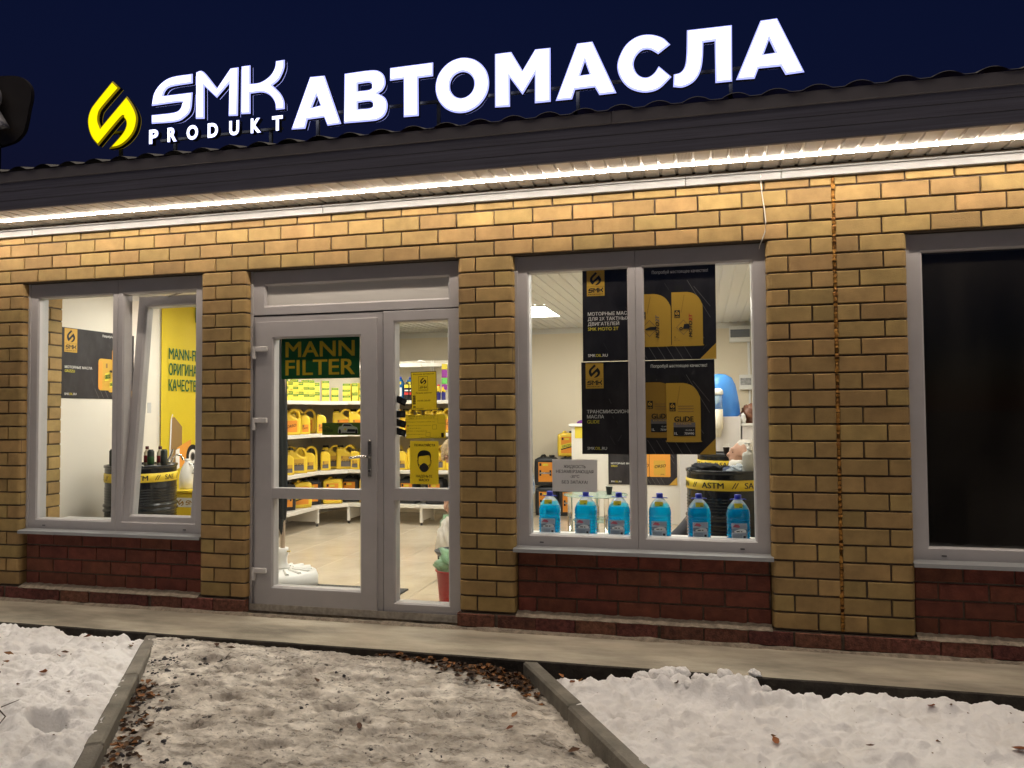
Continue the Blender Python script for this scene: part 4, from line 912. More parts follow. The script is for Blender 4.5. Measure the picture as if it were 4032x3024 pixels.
# bottles and spray cans right of the cartons
def flat_bottle(nm, out, dep, m, label, cat, loc, extras, rz=0.0, bevel=.012):
    t = empty(nm, loc, rz, label, cat); me = shape_mesh('body', [out], dep, bevel, [m], 2)
    for p in me.polygons: p.use_smooth = abs(p.normal.y) < 0.98
    link('body', me, t); extras(t); return t
def ex(t):
    pr = Print(); pr.rect(.02, .13, .10, .135, PWHITE, 1); pr.poly([(.025,.10),(.125,.10),(.115,.06),(.095,.04),(.055,.04),(.035,.06)], mat('print_violet', (.10, .02, .16), .5), 1); pr.rect(.07, .13, .14, .175, PYEL, 1); pr.text('ЛУКОЙЛ'[:6], .075, .108, .018, PBLK, 0.02, .095, 'c', 2); pr.rect(.045,.085,.19,.24,mat('print_pink',(.55,.2,.25),.5),1); pr.build(t)
    c = MB(); c.lathe([(.022, .0), (.022, .03), (0, .03)], 12, (.05, .04, .335)); c.build('cap', BLACK, t)
flat_bottle('coolant_bottle', catmull([(0,.02),(.02,0),(.13,0),(.15,.02),(.15,.19),(.13,.26),(.085,.32),(.075,.335),(.03,.335),(.02,.30),(0,.2)], 3, 60), .08, mat('bottle_grey', (.16, .15, .15), .35), 'grey coolant bottle with a violet label right of the filter cartons', 'bottle', (1.10, 4.14, 1.431), ex)
WB = mat('washer_blue_shelf', (0.02, 0.16, 0.42), 0.25, transl=0.3)
def ex2(t):
    pr = Print(); pr.rect(.012, .108, .06, .165, PWHITE, 1); pr.rect(.02, .09, .02, .055, PYEL, 1); pr.rect(.015, .10, .205, .24, PYEL, 1); pr.build(t)
    c = MB(); c.lathe([(.024, .0), (.024, .03), (0, .03)], 12, (.06, .06, .272)); c.build('cap', mat('cap_blue', (.03, .07, .42), .4), t)
bo = catmull([(0,.015),(.015,0),(.105,0),(.12,.015),(.12,.19),(.10,.24),(.085,.27),(.035,.27),(.02,.24),(0,.19)], 3, 60)
flat_bottle('washer_bottle', bo, .10, WB, 'blue bottle at the left edge of the sidelight, on the fourth shelf', 'bottle', (1.465, 4.13, 1.431), ex2)
flat_bottle('washer_bottle', bo, .10, WB, 'blue bottle on the fourth shelf, beside two black bottles', 'bottle', (1.555, 4.27, 1.431), ex2)
def ex3(t):
    pr = Print(); pr.rect(.004, .056, .075, .105, PRED, 1); pr.rect(.006, .054, .12, .135, PWHITE, 1); pr.rect(.004, .056, .16, .20, PYEL, 1); pr.build(t)
    c = MB(); c.lathe([(.018, .0), (.018, .02), (0, .02)], 10, (.03, .025, .212)); c.build('cap', BLACK, t)
bo2 = catmull([(0,.01),(.01,0),(.05,0),(.06,.01),(.06,.18),(.05,.21),(.01,.21),(0,.18)], 3, 60)
flat_bottle('additive_bottle', bo2, .045, BLACK, 'black bottle with a red label band, left of its pair', 'bottle', (1.605, 4.13, 1.431), ex3, bevel=.008)
flat_bottle('additive_bottle', bo2, .045, BLACK, 'black bottle with a red label band, half behind the opening-hours notice', 'bottle', (1.672, 4.13, 1.431), ex3, bevel=.008)
def spray(x, lab):
    t = empty('spray_can', (x, 4.14, 1.431), 0, lab, 'spray can', 'spray cans on the fourth shelf')
    mb = MB(); mb.lathe([(.026, 0), (.0265, .10), (.0265, .115), (.022, .165), (.016, .175), (.016, .195), (0, .195)], 14, (0, 0, 0), 0, True, [0, 1, 1, 1, 2, 2]); mb.build('body', [mat('can_blue', (.03, .03, .22), .3), mat('can_yellow', (.75, .55, .03), .35), PRED], t)
    pr = Print(); pr.rect(-.012, .012, .095, .112, PBLK, 1); pr.build(t); [setattr(c, 'location', (0, -.0268, 0)) for c in t.children if c.name.startswith('printed')]
spray(2.055, 'blue and yellow spray can, left one beside the yellow hours notice'); spray(2.118, 'blue and yellow spray can, right one by the door post')
t = empty('white_bottle', (1.985, 4.14, 1.431), 0, 'small white bottle left of the spray cans', 'bottle'); mb = MB(); mb.lathe([(.028, 0), (.028, .09), (.012, .12), (.012, .14), (0, .14)], 14); mb.build('body', WHITE, t); mb = MB(); mb.lathe([(.013,.1405),(.013,.165),(0,.165)],10); mb.build('cap', PRED, t)
t = empty('hanging_pack', (2.135, 4.12, 1.56), 0, 'violet and green packets hanging at the right edge of the shelf', 'packet')
for i, (z0, z1, mm) in enumerate(((.25,.32,PYEL),(.15,.245,mat('pack_violet',(.30,.05,.32),.4)),(.07,.145,mat('pack_green',(.15,.55,.12),.4)),(.0,.065,MATS['pack_violet']))):
    mb = MB(); mb.cbox(-.035, .035, 0, .02, z0, z1, .006); mb.build('packet', mm, t)
mb = MB(); mb.tube([(-.05, 0, 0.01), (-.02, 0, .02), (.02, .0, .018), (.06, 0, .006)], [.008, .016, .013, .004], 8); tag(mb.build('crumpled_cloth', WHITE, None, (1.80, 4.2, 1.905)), 'crumpled white cloth lying on the top shelf', 'cloth')
# ------------------------------------------------------------------ posters and notices
def norm_glyph(keys):
    pts = [p for k in keys for q in GLYPH[k] for p in q]; x0 = min(p[0] for p in pts); x1 = max(p[0] for p in pts); z0 = min(p[1] for p in pts); z1 = max(p[1] for p in pts)
    return [[[( (a-x0)/(x1-x0), (b-z0)/(z1-z0)) for a, b in q] for q in GLYPH[k]] for k in keys]
NDROP = norm_glyph(['drop']); NSMK = norm_glyph(['S', 'M', 'K'])
def emblem(pr, x, z, w_, h_, m, layer):
    for g_ in NDROP: pr.shape([[(x+a*w_, z+b*h_) for a, b in catmull(q, 2)] for q in g_], m, layer, 'printed_emblem')
def smk(pr, x, z, w_, h_, m, layer):
    for g_ in NSMK: pr.shape([[(x+a*w_, z+b*h_) for a, b in q] for q in g_], m, layer, 'lettering')
def badge(pr, x, z, w_, h_, ink, back, layer=1):
    pr.rect(x, x+w_, z, z+h_, back, layer); emblem(pr, x+.18*w_, z+.42*h_, .64*w_, .52*h_, ink, layer+1)
    pr.rect(x, x+w_, z+.365*h_, z+.372*h_, ink, layer+1); smk(pr, x+.08*w_, z+.13*h_, .84*w_, .19*h_, ink, layer+1)
    pr.text('PRODUKT', x+.08*w_, z+.045*h_, .045*h_, ink, 0.02, .84*w_, 'l', layer+1)
PW, PH = 0.835, 0.592
def streaks(pr, seed, full=True):
    r_ = random.Random(seed); G = mat('print_streak', (.060, .052, .055), .5)
    for i in range(16):
        x = r_.uniform(.05, .78); z = r_.uniform(.05, .55); l_ = r_.uniform(.02, .07); wd = r_.uniform(.0015, .007); a = r_.choice((-1.1, 1.0))+r_.uniform(-.15, .15)
        dx, dz = math.cos(a)*l_, math.sin(a)*l_; px_, pz = -math.sin(a)*wd, math.cos(a)*wd
        q = [(x, z), (x+dx, z+dz), (x+dx+px_, z+dz+pz), (x+px_, z+pz)]
        if all(.005 < p[0] < PW-.005 and .005 < p[1] < PH-.005 for p in q): pr.poly(q, G, 1)
    for i in range(6):
        x = .36+i*.055; pr.poly([(x, .09), (x+.05, .005), (x+.054, .005), (x+.004, .09)], PGREY, 1)
    for (xa, za, xb, zb) in ((.66, .50, .80, .26), (.70, .46, .80, .33), (.62, .36, .76, .13)):
        pr.poly([(xa, za), (xb, zb), (xb+.004, zb), (xa+.004, za)], PGREY, 1)
    pr.poly([(PW-.10, .001), (PW-.001, .001), (PW-.001, .10)], PGOLD, 1)
def big_bottle(pr, x, z, w_, h_, body, kind, layer=2):
    out = catmull([(0, .03), (.04, 0), (.96, 0), (1, .03), (1, .68), (.96, .80), (.86, .90), (.72, .965), (.55, .995), (.42, 1.0), (0, 1.0)], 4, 50)
    pr.rect(x+.10*w_, x+.38*w_, z+h_*1.005, z+h_*1.13, mat('print_cap', (.025, .023, .022), .4), layer)
    pr.shape([[(x+a*w_, z+b*h_) for a, b in out]], body, layer)
    pr.shape([[(x+w_*(.30+.10*t), z+h_*(.62+.33*t)) for t in np.linspace(0, 1, 5)] + [(x+w_*(.32+.10*t), z+h_*(.62+.33*t)) for t in np.linspace(1, 0, 5)]], PGOLD2, layer+1)
    pr.rect(x+.09*w_, x+.27*w_, z+.52*h_, z+.665*h_, PBLK, layer+1); emblem(pr, x+.12*w_, z+.57*h_, .12*w_, .085*h_, PGOLD, layer+2); pr.text('SMK', x+.105*w_, z+.53*h_, .022*h_, PGOLD, .02, .15*w_, 'l', layer+2)
    if kind[0] == 'm':
        cx, cz = x+.38*w_, z+.345*h_; dd = .24*w_
        pr.shape([[(cx-dd, cz), (cx, cz-dd*1.05), (cx+dd, cz), (cx, cz+dd*1.05)], [(cx-dd*.9, cz), (cx, cz-dd*.94), (cx+dd*.9, cz), (cx, cz+dd*.94)]], PBROWN, layer+1)
        if kind == 'm1': pr.poly([(cx-.13*w_, cz-.01*h_), (cx+.02*w_, cz+.03*h_), (cx+.18*w_, cz+.03*h_), (cx+.18*w_, cz-.03*h_), (cx-.12*w_, cz-.03*h_)], PBLK, layer+2)
        else:
            pr.poly([(cx-.02*w_, cz-.03*h_), (cx+.18*w_, cz-.03*h_), (cx+.18*w_, cz+.06*h_), (cx+.02*w_, cz+.06*h_)], PBLK, layer+2)
            pr.shape([[(cx-.08*w_+.055*w_*math.cos(t), cz-.025*h_+.055*w_*math.sin(t)) for t in np.linspace(0, 6.28, 14)[:-1]], [(cx-.08*w_+.03*w_*math.cos(t), cz-.025*h_+.03*w_*math.sin(t)) for t in np.linspace(0, 6.28, 14)[:-1]]], PBLK, layer+2)
        pr.text('MOTO', x+.66*w_, z+.16*h_, .10*w_, PBLK, .035, .29*h_, 'l', layer+3, .25, R(90)); pr.text('2T', x+.66*w_, z+.46*h_, .10*w_, PRED if kind == 'm2' else PGREY, .035, .12*h_, 'l', layer+3, .25, R(90))
        pr.text('1L', x+.08*w_, z+.155*h_, .045*w_, PBLK, .02, None, 'l', layer+1); pr.text('API TC', x+.08*w_, z+.125*h_, .03*w_, PBROWN, .01, None, 'l', layer+1); pr.text('ISO-L-EGC', x+.08*w_, z+.095*h_, .03*w_, PBROWN, .01, None, 'l', layer+1)
    else:
        pr.rect(x+.20*w_, x+.84*w_, z+.10*h_, z+.25*h_, PBLK, layer+1); pr.rect(x+.20*w_, x+.84*w_, z+.25*h_, z+.33*h_, PGREY, layer+1)
        pr.text('GLiDE', x+.23*w_, z+.345*h_, .085*h_, PBLK, .03, .56*w_, 'l', layer+2); pr.text('EXTREME', x+.28*w_, z+.295*h_, .025*h_, PGOLD, .01, .45*w_, 'l', layer+2)
        pr.text('1L', x+.23*w_, z+.125*h_, .042*h_, PWHITE, .02, None, 'l', layer+2); pr.text('GL-4/GL-5', x+.80*w_, z+.19*h_, .022*h_, PWHITE, 0, None, 'r', layer+2); pr.text('75W90', x+.80*w_, z+.125*h_, .036*h_, PWHITE, .01, None, 'r', layer+2)
        for i in range(3): pr.rect(x+.34*w_, x+.80*w_, z+(.60-.045*i)*h_, z+(.612-.045*i)*h_, PBROWN, layer+1)
POSTERS = 'dark advertising posters'
def poster(kind, loc, rz, label, tilt=0.0):
    o = sheet('poster', PW, PH, DARKP, loc, rz, label, 'poster', POSTERS, 0.003, tilt)
    pr = Print(); streaks(pr, len(kind)*7)
    if kind != 'orso': badge(pr, .028, PH-.170 if kind != 'griz' else PH-.205, .115 if kind != 'griz' else .135, .165 if kind != 'griz' else .2, PBLK, PGOLD)
    else: badge(pr, .028, PH-.205, .135, .2, PBLK, PGOLD)
    pr.text('Попробуй настоящее качество!', PW-.045, PH-.045, .019, PWHITE, 0.012, .345, 'r', 2)
    z = .028; pr.text('SMK', .034, z, .018, PWHITE, .012, .048, 'l', 2); pr.text('OIL', .084, z, .018, PYEL, .012, .036, 'l', 2); pr.text('.RU', .122, z, .018, PWHITE, .012, .038, 'l', 2)
    lines = {'moto': ['МОТОРНЫЕ МАСЛА', 'ДЛЯ 2Х ТАКТНЫХ', 'ДВИГАТЕЛЕЙ', 'SMK MOTO 2T'], 'glide': ['ТРАНСМИССИОННЫЕ', 'МАСЛА', 'GLIDE'], 'griz': ['МОТОРНЫЕ МАСЛА', 'GRIZZLI'], 'orso': ['МОТОРНЫЕ МАСЛА', 'ORSO']}[kind]
    z = {'moto': .295, 'glide': .262, 'griz': .252, 'orso': .250}[kind]
    for i, s_ in enumerate(lines):
        last = i == len(lines)-1
        pr.text(s_, .034, z-.0325*i, .0205, PYEL if last else PWHITE, .012, None, 'l', 2)
    if kind == 'moto': big_bottle(pr, .345, .085, .215, .335, PGOLD, 'm1'); big_bottle(pr, .565, .085, .190, .340, PGOLD, 'm2')
    if kind == 'glide': big_bottle(pr, .402, .105, .190, .350, PGOLD2, 'g1', 2); big_bottle(pr, .538, .078, .208, .370, PGOLD, 'g2', 7)
    if kind == 'griz':
        pr.shape([rrect(.40, .57, .075, .355, .03)], PGOLD, 2); pr.shape([rrect(.40, .445, .08, .33, .02)], ORANGE2, 3); pr.shape([rrect(.56, .755, .10, .44, .012)], ORANGE2, 2); pr.shape([rrect(.52, .63, .06, .235, .012)], PGOLD, 4); pr.rect(.53, .56, .236, .256, PBLK, 4)
        pr.poly([(.475,.155),(.545,.175),(.545,.245),(.475,.225)], PYEL, 4); pr.text('GRIZZLI', .48, .175, .032, PGREEN, .03, .06, 'l', 5, 0, .25); pr.poly([(.53,.10),(.60,.115),(.60,.165),(.53,.15)], PYEL, 5); pr.text('GRIZZLI', .535, .115, .026, PGREEN, .03, .06, 'l', 6, 0, .2)
        pr.rect(.485, .505, .275, .315, PBROWN, 4); [pr.rect(.565, .75, zz, zz+.004, PGOLD2, 3) for zz in (.19, .30)]; pr.rect(.69, .71, .33, .37, PBLK, 4)
    if kind == 'orso':
        for (xa, xb) in ((.34, .50), (.505, .755)):
            pr.shape([rrect(xa, xb, .10, .42, .012)], ORANGE2, 2); pr.shape([rrect(xa+.05, xb-.06, .115, .30, .006)], PGOLD, 3); pr.text('ORSO', xb-.19 if xb > .6 else xa+.02, .205, .036, PBLK, .01, .135, 'l', 4, .25, .12); pr.text('5W30', xb-.075, .125, .012, PBLK, .01, None, 'r', 4)
    pr.build(o); return o
GY = 0.1005     # just behind the panes
poster('moto', (4.464, GY, 1.610), 0, 'upper dark hanging poster with two golden bottles marked in slanting letters', R(.2))
poster('glide', (4.452, GY+.006, 1.012), 0, 'lower dark hanging poster with two overlapping golden bottles', R(-.1))
poster('griz', (LX+.004, 0.435, 1.428), R(90), 'dark poster with orange jerrycan and drum on the left side wall')
poster('orso', (4.06, 4.742, 0.375), 0, 'dark poster with orange bottles on the white counter front, partly hidden')
# green shop-brand sign in the door glass
o = sheet('green_sign', .605, .303, SIGNG, (2.294, .0945, 1.532), 0, 'green rectangular sign with two lines of big yellow letters in the door glass', 'sign')
pr = Print(); pr.text('MANN', .036, .157, .106, SIGNY, .022, .530, 'l', 1); pr.text('FILTER', .036, .028, .106, SIGNY, .022, .530, 'l', 1); pr.build(o)
# narrow sticker with a car
o = sheet('sticker', .297, .086, mat('sticker_green', (.13, .20, .03), .5, transl=.25), (2.614, .0945, 1.135), 0, 'dark green sticker with a racing car low in the door glass', 'sticker')
pr = Print(); CARW = mat('print_car', (.55, .56, .45), .5)
pr.rect(.025, .062, .050, .066, PGREEN, 1); pr.text('ВХОД', .028, .053, .009, PYEL, .01, .03, 'l', 2); pr.text('НА СЕБЯ', .008, .022, .015, PBLK, .02, .072, 'l', 1)
pr.shape([catmull([(.122,.022),(.135,.014),(.262,.012),(.270,.030),(.266,.052),(.238,.062),(.218,.078),(.165,.080),(.150,.062),(.128,.056)], 3, 70)], CARW, 1)
pr.poly([(.168,.075),(.214,.073),(.232,.061),(.160,.061)], PBLK, 2); pr.poly([(.190,.022),(.250,.022),(.256,.040),(.196,.042)], PBLK, 2)
for cx in (.137, .262): pr.shape([[(cx+.009*math.cos(t), .024+.017*math.sin(t)) for t in np.linspace(0, 6.28, 16)[:-1]]], PBLK, 3)
pr.rect(.17, .185, .035, .047, PYEL, 2); pr.rect(.114, .150, .074, .078, PBLK, 1); pr.rect(.135, .14, .060, .075, PBLK, 1); pr.rect(.15, .255, .010, .016, PBLK, 2); pr.build(o)
# opening hours
o = sheet('hours_notice', .184, .264, NOTEY, (3.284, .0945, 1.300), 0, 'yellow opening-hours notice with a black border, uppermost on the sidelight', 'notice', None, .001, R(-1.2))
pr = Print(); w_, h_ = .184, .264
for q in ((0,.0035,0,h_),(w_-.0035,w_,0,h_),(0.0036,w_-.0036,0,.0035),(0.0036,w_-.0036,h_-.0035,h_)): pr.rect(*q, PBLK, 1)
pr.text('Магазин автомасел', w_/2, h_-.021, .0095, PBLK, .012, .150, 'c', 1)
for q in ((.055,.057,.135,.232),(.120,.122,.135,.232),(.0571,.1199,.135,.137),(.0571,.1199,.230,.232),(.0571,.1199,.170,.171)): pr.rect(*q, PBLK, 1)
emblem(pr, .067, .177, .044, .046, PBLK, 1); smk(pr, .062, .149, .054, .015, PBLK, 1); pr.text('PRODUKT', .062, .140, .004, PBLK, 0, .054, 'l', 1)
pr.text('Режим работы:', w_/2, .114, .010, PBLK, .012, .115, 'c', 1); pr.text('10:00-20:00', .045, .061, .0105, PBLK, .018, .092, 'l', 1)
for i, s_ in enumerate(('пн', 'вт', 'ср', 'чт', 'пт', 'сб')):
    z = .093-.0125*i-(.010 if i == 5 else 0); pr.rect(.012, .030, z, z+.0095, PBLK, 1); pr.text(s_, .021, z+.002, .005, PYEL, 0, None, 'c', 2)
for q in ((.012,.030,.0075,.009),(.012,.030,.0165,.018),(.012,.0135,.0091,.0164),(.0285,.030,.0091,.0164)): pr.rect(*q, PBLK, 1)
pr.text('Выходной', .036, .010, .0075, PBLK, .005, .05, 'l', 1); pr.build(o)
# address notice
o = sheet('address_notice', .285, .160, NOTEY, (3.243, .0945, 1.110), 0, 'wide yellow address notice, middle one on the sidelight', 'notice', None, .001, R(-.6))
pr = Print(); w_, h_ = .285, .160
for q in ((0,.0015,0,h_),(w_-.0015,w_,0,h_),(0.0016,w_-.0016,0,.0015),(0.0016,w_-.0016,h_-.0015,h_),(.0016,.23,h_-.029,h_-.028),(.23,.231,h_-.058,h_-.0016),(.2311,w_-.0016,h_-.058,h_-.057)): pr.rect(*q, PBLK, 1)
pr.text('Магазин автомасел SMK produkt', .116, h_-.0115, .0065, PBLK, .008, .198, 'c', 1); pr.text('Адрес : Василия Васильева 1Б', .116, h_-.0235, .0065, PBLK, .008, .18, 'c', 1)
pr.text('https://maslasmk59.ru/', .026, h_-.050, .0068, PBLK, .006, .185, 'l', 1); pr.text('https://vk.com/maslasmk', .026, h_-.074, .0048, PBLK, .003, .155, 'l', 1); pr.text('maslasmk@mail.ru', .026, h_-.092, .0045, PBLK, .003, .085, 'l', 1); pr.text('ТЕЛ.: +7 (922) 600-35-48', .026, h_-.112, .0058, PBLK, .004, .125, 'l', 1); pr.text('маршрут', .026, h_-.133, .0045, PBLK, 0, .11, 'l', 1); pr.text('Карта постоянного клиента', .10, .005, .0058, PBLK, .004, .15, 'l', 1)
for z in (h_-.047, h_-.093, h_-.110, h_-.133): pr.shape([[(.015+.0058*math.cos(t), z+.0058*math.sin(t)) for t in np.linspace(0, 6.28, 12)[:-1]], [(.015+.004*math.cos(t), z+.004*math.sin(t)) for t in np.linspace(0, 6.28, 12)[:-1]]], PBROWN, 1)
pr.rect(.009, .021, h_-.079, h_-.067, PBROWN, 1); pr.rect(.253, .272, .006, .037, PBLK, 1)
for q in ((.19,.222,.062,.092),(.143,.175,.012,.042)):
    for r_ in ((q[0],q[1],q[2],q[2]+.0015),(q[0],q[1],q[3]-.0015,q[3]),(q[0],q[0]+.0015,q[2]+.0016,q[3]-.0016),(q[1]-.0015,q[1],q[2]+.0016,q[3]-.0016)): pr.rect(*r_, PBLK, 1)
pr.build(o)
# mask notice with a plain masked head
o = sheet('mask_notice', .205, .292, NOTEY, (3.270, .0945, .803), 0, 'yellow notice with a masked face, lowest on the sidelight', 'notice', None, .001, R(.4))
pr = Print(); w_, h_ = .205, .292
pr.text('ПОЖАЛУЙСТА', .106, h_-.036, .015, PBLK, .035, .150, 'c', 1); pr.text('НАДЕНЬТЕ', .102, .046, .016, PBLK, .035, .115, 'c', 1); pr.text('МАСКУ', .102, .020, .016, PBLK, .035, .074, 'c', 1)
pr.shape([catmull([(.058,.150),(.054,.190),(.066,.218),(.092,.229),(.122,.227),(.144,.214),(.152,.188),(.148,.152),(.143,.186),(.132,.196),(.100,.192),(.070,.188),(.063,.180)], 4, 60)], PBLK, 1)
hd_o = catmull([(.058,.184),(.058,.150),(.066,.112),(.084,.088),(.103,.082),(.122,.088),(.140,.112),(.148,.150),(.148,.184)], 4, 80); hd_i = catmull([(.061,.184),(.061,.150),(.069,.113),(.086,.091),(.103,.085),(.120,.091),(.137,.113),(.145,.150),(.145,.184)], 4, 80)
pr.shape([hd_o, hd_i], PBLK, 2)
pr.shape([catmull([(.070,.114),(.076,.126),(.092,.140),(.103,.143),(.114,.140),(.130,.126),(.136,.114),(.124,.090),(.103,.083),(.082,.090)], 4, 70)], PBLK, 3)
for s_ in (1, -1):
    f_ = lambda a: .103+s_*(a-.103)
    pr.shape([[(f_(a), b) for a, b in catmull([(.058,.160),(.051,.162),(.052,.145),(.060,.122),(.066,.116)], 3, 80)], [(f_(a), b) for a, b in catmull([(.058,.157),(.054,.158),(.055,.145),(.062,.125),(.065,.121)], 3, 80)]], PBLK, 1)
    pr.poly([(f_(.058),.135),(f_(.0605),.137),(f_(.078),.126),(f_(.075),.123)], PBLK, 2)
pr.build(o)
# four small dark stickers at the left edge of the sidelight
for i, (x, z, a, lab) in enumerate(((3.162,1.365,-25,'small black sticker, topmost at the left edge of the sidelight'),(3.160,1.254,0,'small black sticker, second down at the left edge of the sidelight'),(3.160,1.203,-16,'small black sticker, third down at the left edge of the sidelight'),(3.160,1.143,-16,'small black sticker, lowest at the left edge of the sidelight'))):
    o = sheet('sticker', .078, .046, PBLK, (x, .0945, z), 0, lab, 'sticker', 'black stickers at the sidelight edge', .001, R(-a)); pr = Print(); pr.rect(.045, .066, .012, .034, mat('print_slate', (.05, .05, .052), .5), 1); pr.build(o)
# white anti-freeze notice
o = sheet('washer_notice', .293, .208, NOTEW, (4.254, GY, .770), 0, 'white paper notice with four lines of dark print above the blue bottles', 'notice', None, .001, R(.2))
pr = Print(); TXT = mat('print_charcoal', (.05, .05, .06), .6)
pr.text('ЖИДКОСТЬ', .147, .152, .0185, TXT, .016, .143, 'c', 1); pr.text('НЕЗАМЕРЗАЮЩАЯ', .147, .120, .0185, TXT, .016, .243, 'c', 1); pr.text('-30℃', .147, .089, .0175, TXT, .010, .060, 'c', 1); pr.text('БЕЗ ЗАПАХА!', .147, .052, .0185, TXT, .016, .168, 'c', 1); pr.build(o)
# yellow banner on the left wall
mb = MB(); nb = 40; vs = []
for i in range(nb+1):
    t = i/nb; d = .006*math.sin(t*9)+.004*math.sin(t*23)
    vs += [(t*.98, -d, 0), (t*.98, -d*.4, 2.17), (t*.98, -d+.002, 0), (t*.98, -d*.4+.002, 2.17)]
fs = []
for i in range(nb): a = i*4; b = a+4; fs += [(a, b, b+1, a+1), (a+2, a+3, b+3, b+2)]
mb.add(vs, fs, 0, True); o = mb.build('banner', BANNER, None, (LX+.022, 1.625, .23)); o.rotation_euler = (0, 0, R(90)); tag(o, 'tall yellow banner with green lettering and filters, behind the tilted window', 'banner')
pr = Print()
for i, (s_, wd) in enumerate((('MANN-FILTER', .66), ('ОРИГИНАЛЬНОЕ', .74), ('КАЧЕСТВО', .50))): pr.text(s_, .095, 1.605-.158*i, .108, PGREEN, .018, wd, 'l', 9)
pr.rect(.50, .74, 2.01, 2.165, PGREEN, 9); pr.text('MANN', .515, 2.095, .055, PYEL, .02, .21, 'l', 10); pr.text('FILTER', .515, 2.025, .055, PYEL, .02, .21, 'l', 10)
pr.poly([(.12,.52),(.30,.60),(.30,.93),(.18,1.03),(.14,1.02)], PBROWN, 9); pr.poly([(.10,.50),(.12,.52),(.145,1.03),(.16,1.05),(.15,1.06),(.125,1.0)], PWHITE, 10)
pr.poly([(.22,.52),(.44,.55),(.44,.80),(.22,.72)], ORANGE2, 11); pr.poly([(.20,.50),(.26,.52),(.26,.715),(.20,.70)], PWHITE, 12)
cx, cz = .46, .62
for rr, mm, ly in ((.125, PBLK, 13), (.075, PWHITE, 14), (.045, PGREY, 15), (.03, PBLK, 16)): pr.shape([[(cx+rr*.8*math.cos(t), cz+rr*math.sin(t)) for t in np.linspace(0, 6.283, 26)[:-1]]], mm, ly)
pr.build(o)

# ------------------------------------------------------------------ barrels
def barrel(loc, rz, label, words, H_=0.962, rr=.285):
    t = empty('barrel', loc, rz, label, 'barrel', 'black steel oil drums used as tables')
    prof = [(rr-.012, 0), (rr, .004), (rr, .02), (rr-.004, .03)]
    z = .05
    while z < H_*.80:
        if .28 < z/H_ < .36 or .58 < z/H_ < .66: prof += [(rr-.004, z), (rr+.008, z+.012), (rr+.008, z+.022), (rr-.004, z+.034)]; z += .04
        elif .36 < z/H_ < .80: prof += [(rr-.006, z), (rr-.001, z+.010), (rr-.006, z+.020)]; z += .022
        else: prof += [(rr-.004, z)]; z += .03
    prof += [(rr-.004, H_-.03), (rr-.004, H_-.022), (rr+.003, H_-.018), (rr+.003, H_), (rr-.010, H_), (rr-.014, H_-.012), (0, H_-.012)]
    mb = MB(); mb.lathe(prof, 56); mb.build('body', mat('barrel_black', (.008, .009, .011), .24, coat=.15), t)
    zb, hb = H_-.139, .074
    mb = MB(); mb.lathe([(rr-.004, zb), (rr+.0015, zb+.0005), (rr+.0015, zb+hb-.0005), (rr-.004, zb+hb)], 56); mb.build('band', mat('band_yellow', (.78, .56, .03), .4), t)
    mb = MB(); pos = 0.0; gap = .055; k_ = .040/CAP
    for s_ in words*2:
        v, f = text_geo(s_); xs_ = [p[0] for p in v]; wd = (max(xs_)-min(xs_))*k_*1.1
        if pos+wd > 2*math.pi*rr-.05: break
        vs = []
        for px_, py in v:
            a = -math.pi/2+(pos+(px_-min(xs_))*k_*1.1+py*k_*(.3 if s_ == '//' else 0))/rr; rad = rr+.0028; vs.append((rad*math.cos(a), rad*math.sin(a), zb+.017+py*k_))
        for sh_ in (-.0016, 0, .0016): mb.add([(a*math.cos(sh_/rr)-b*math.sin(sh_/rr), a*math.sin(sh_/rr)+b*math.cos(sh_/rr), c) if sh_ == 0 else ((a*math.cos(sh_/rr)-b*math.sin(sh_/rr))*1.0003, (a*math.sin(sh_/rr)+b*math.cos(sh_/rr))*(1.0003 if sh_ > 0 else 1.0006), c) for a, b, c in vs], f)
        pos += wd+gap
    mb.build('lettering', PBLK, t)
    mb = MB()
    for i in range(7):
        a0 = -math.pi/2+.1+i*.9
        for q in range(4):
            vs = []
            for (da, dz) in ((0, 0), (.08, 0), (.30, .20), (.22, .20)):
                a = a0+da+.16*q*.75; z_ = .02+dz*(.5+.5*(q+1)/4); vs.append(((rr+.0095)*math.cos(a), (rr+.0095)*math.sin(a), z_))
            mb.add(vs, [(0, 1, 2, 3)])
    mb.build('printed_stripes', mat('stripe_yellow', (.70, .50, .03), .4), t)
    return t
B1 = barrel((.522, .83, FZ), R(18), 'black drum with a yellow lettered band behind the left window', ['ASTM', '//', 'SAE', '//', 'ACEA', '//', 'DIN', '//', 'ILSAC', '//', 'ISO', '//'])
B2 = barrel((5.368, 1.02, FZ), R(-87), 'black drum with a yellow lettered band behind the blue bottles', ['DIN', '//', 'ASTM', '//', 'SAE', '//', 'ACEA', '//', 'ILSAC', '//', 'ISO', '//'], .962)
B3 = barrel((5.43, 3.25, FZ), R(-85), 'black drum with a yellow lettered band farther back, behind the nearer drum', ['ACEA', '//', 'ILSAC', '//', 'ISO', '//', 'DIN', '//', 'ASTM', '//', 'SAE', '//'], .955)
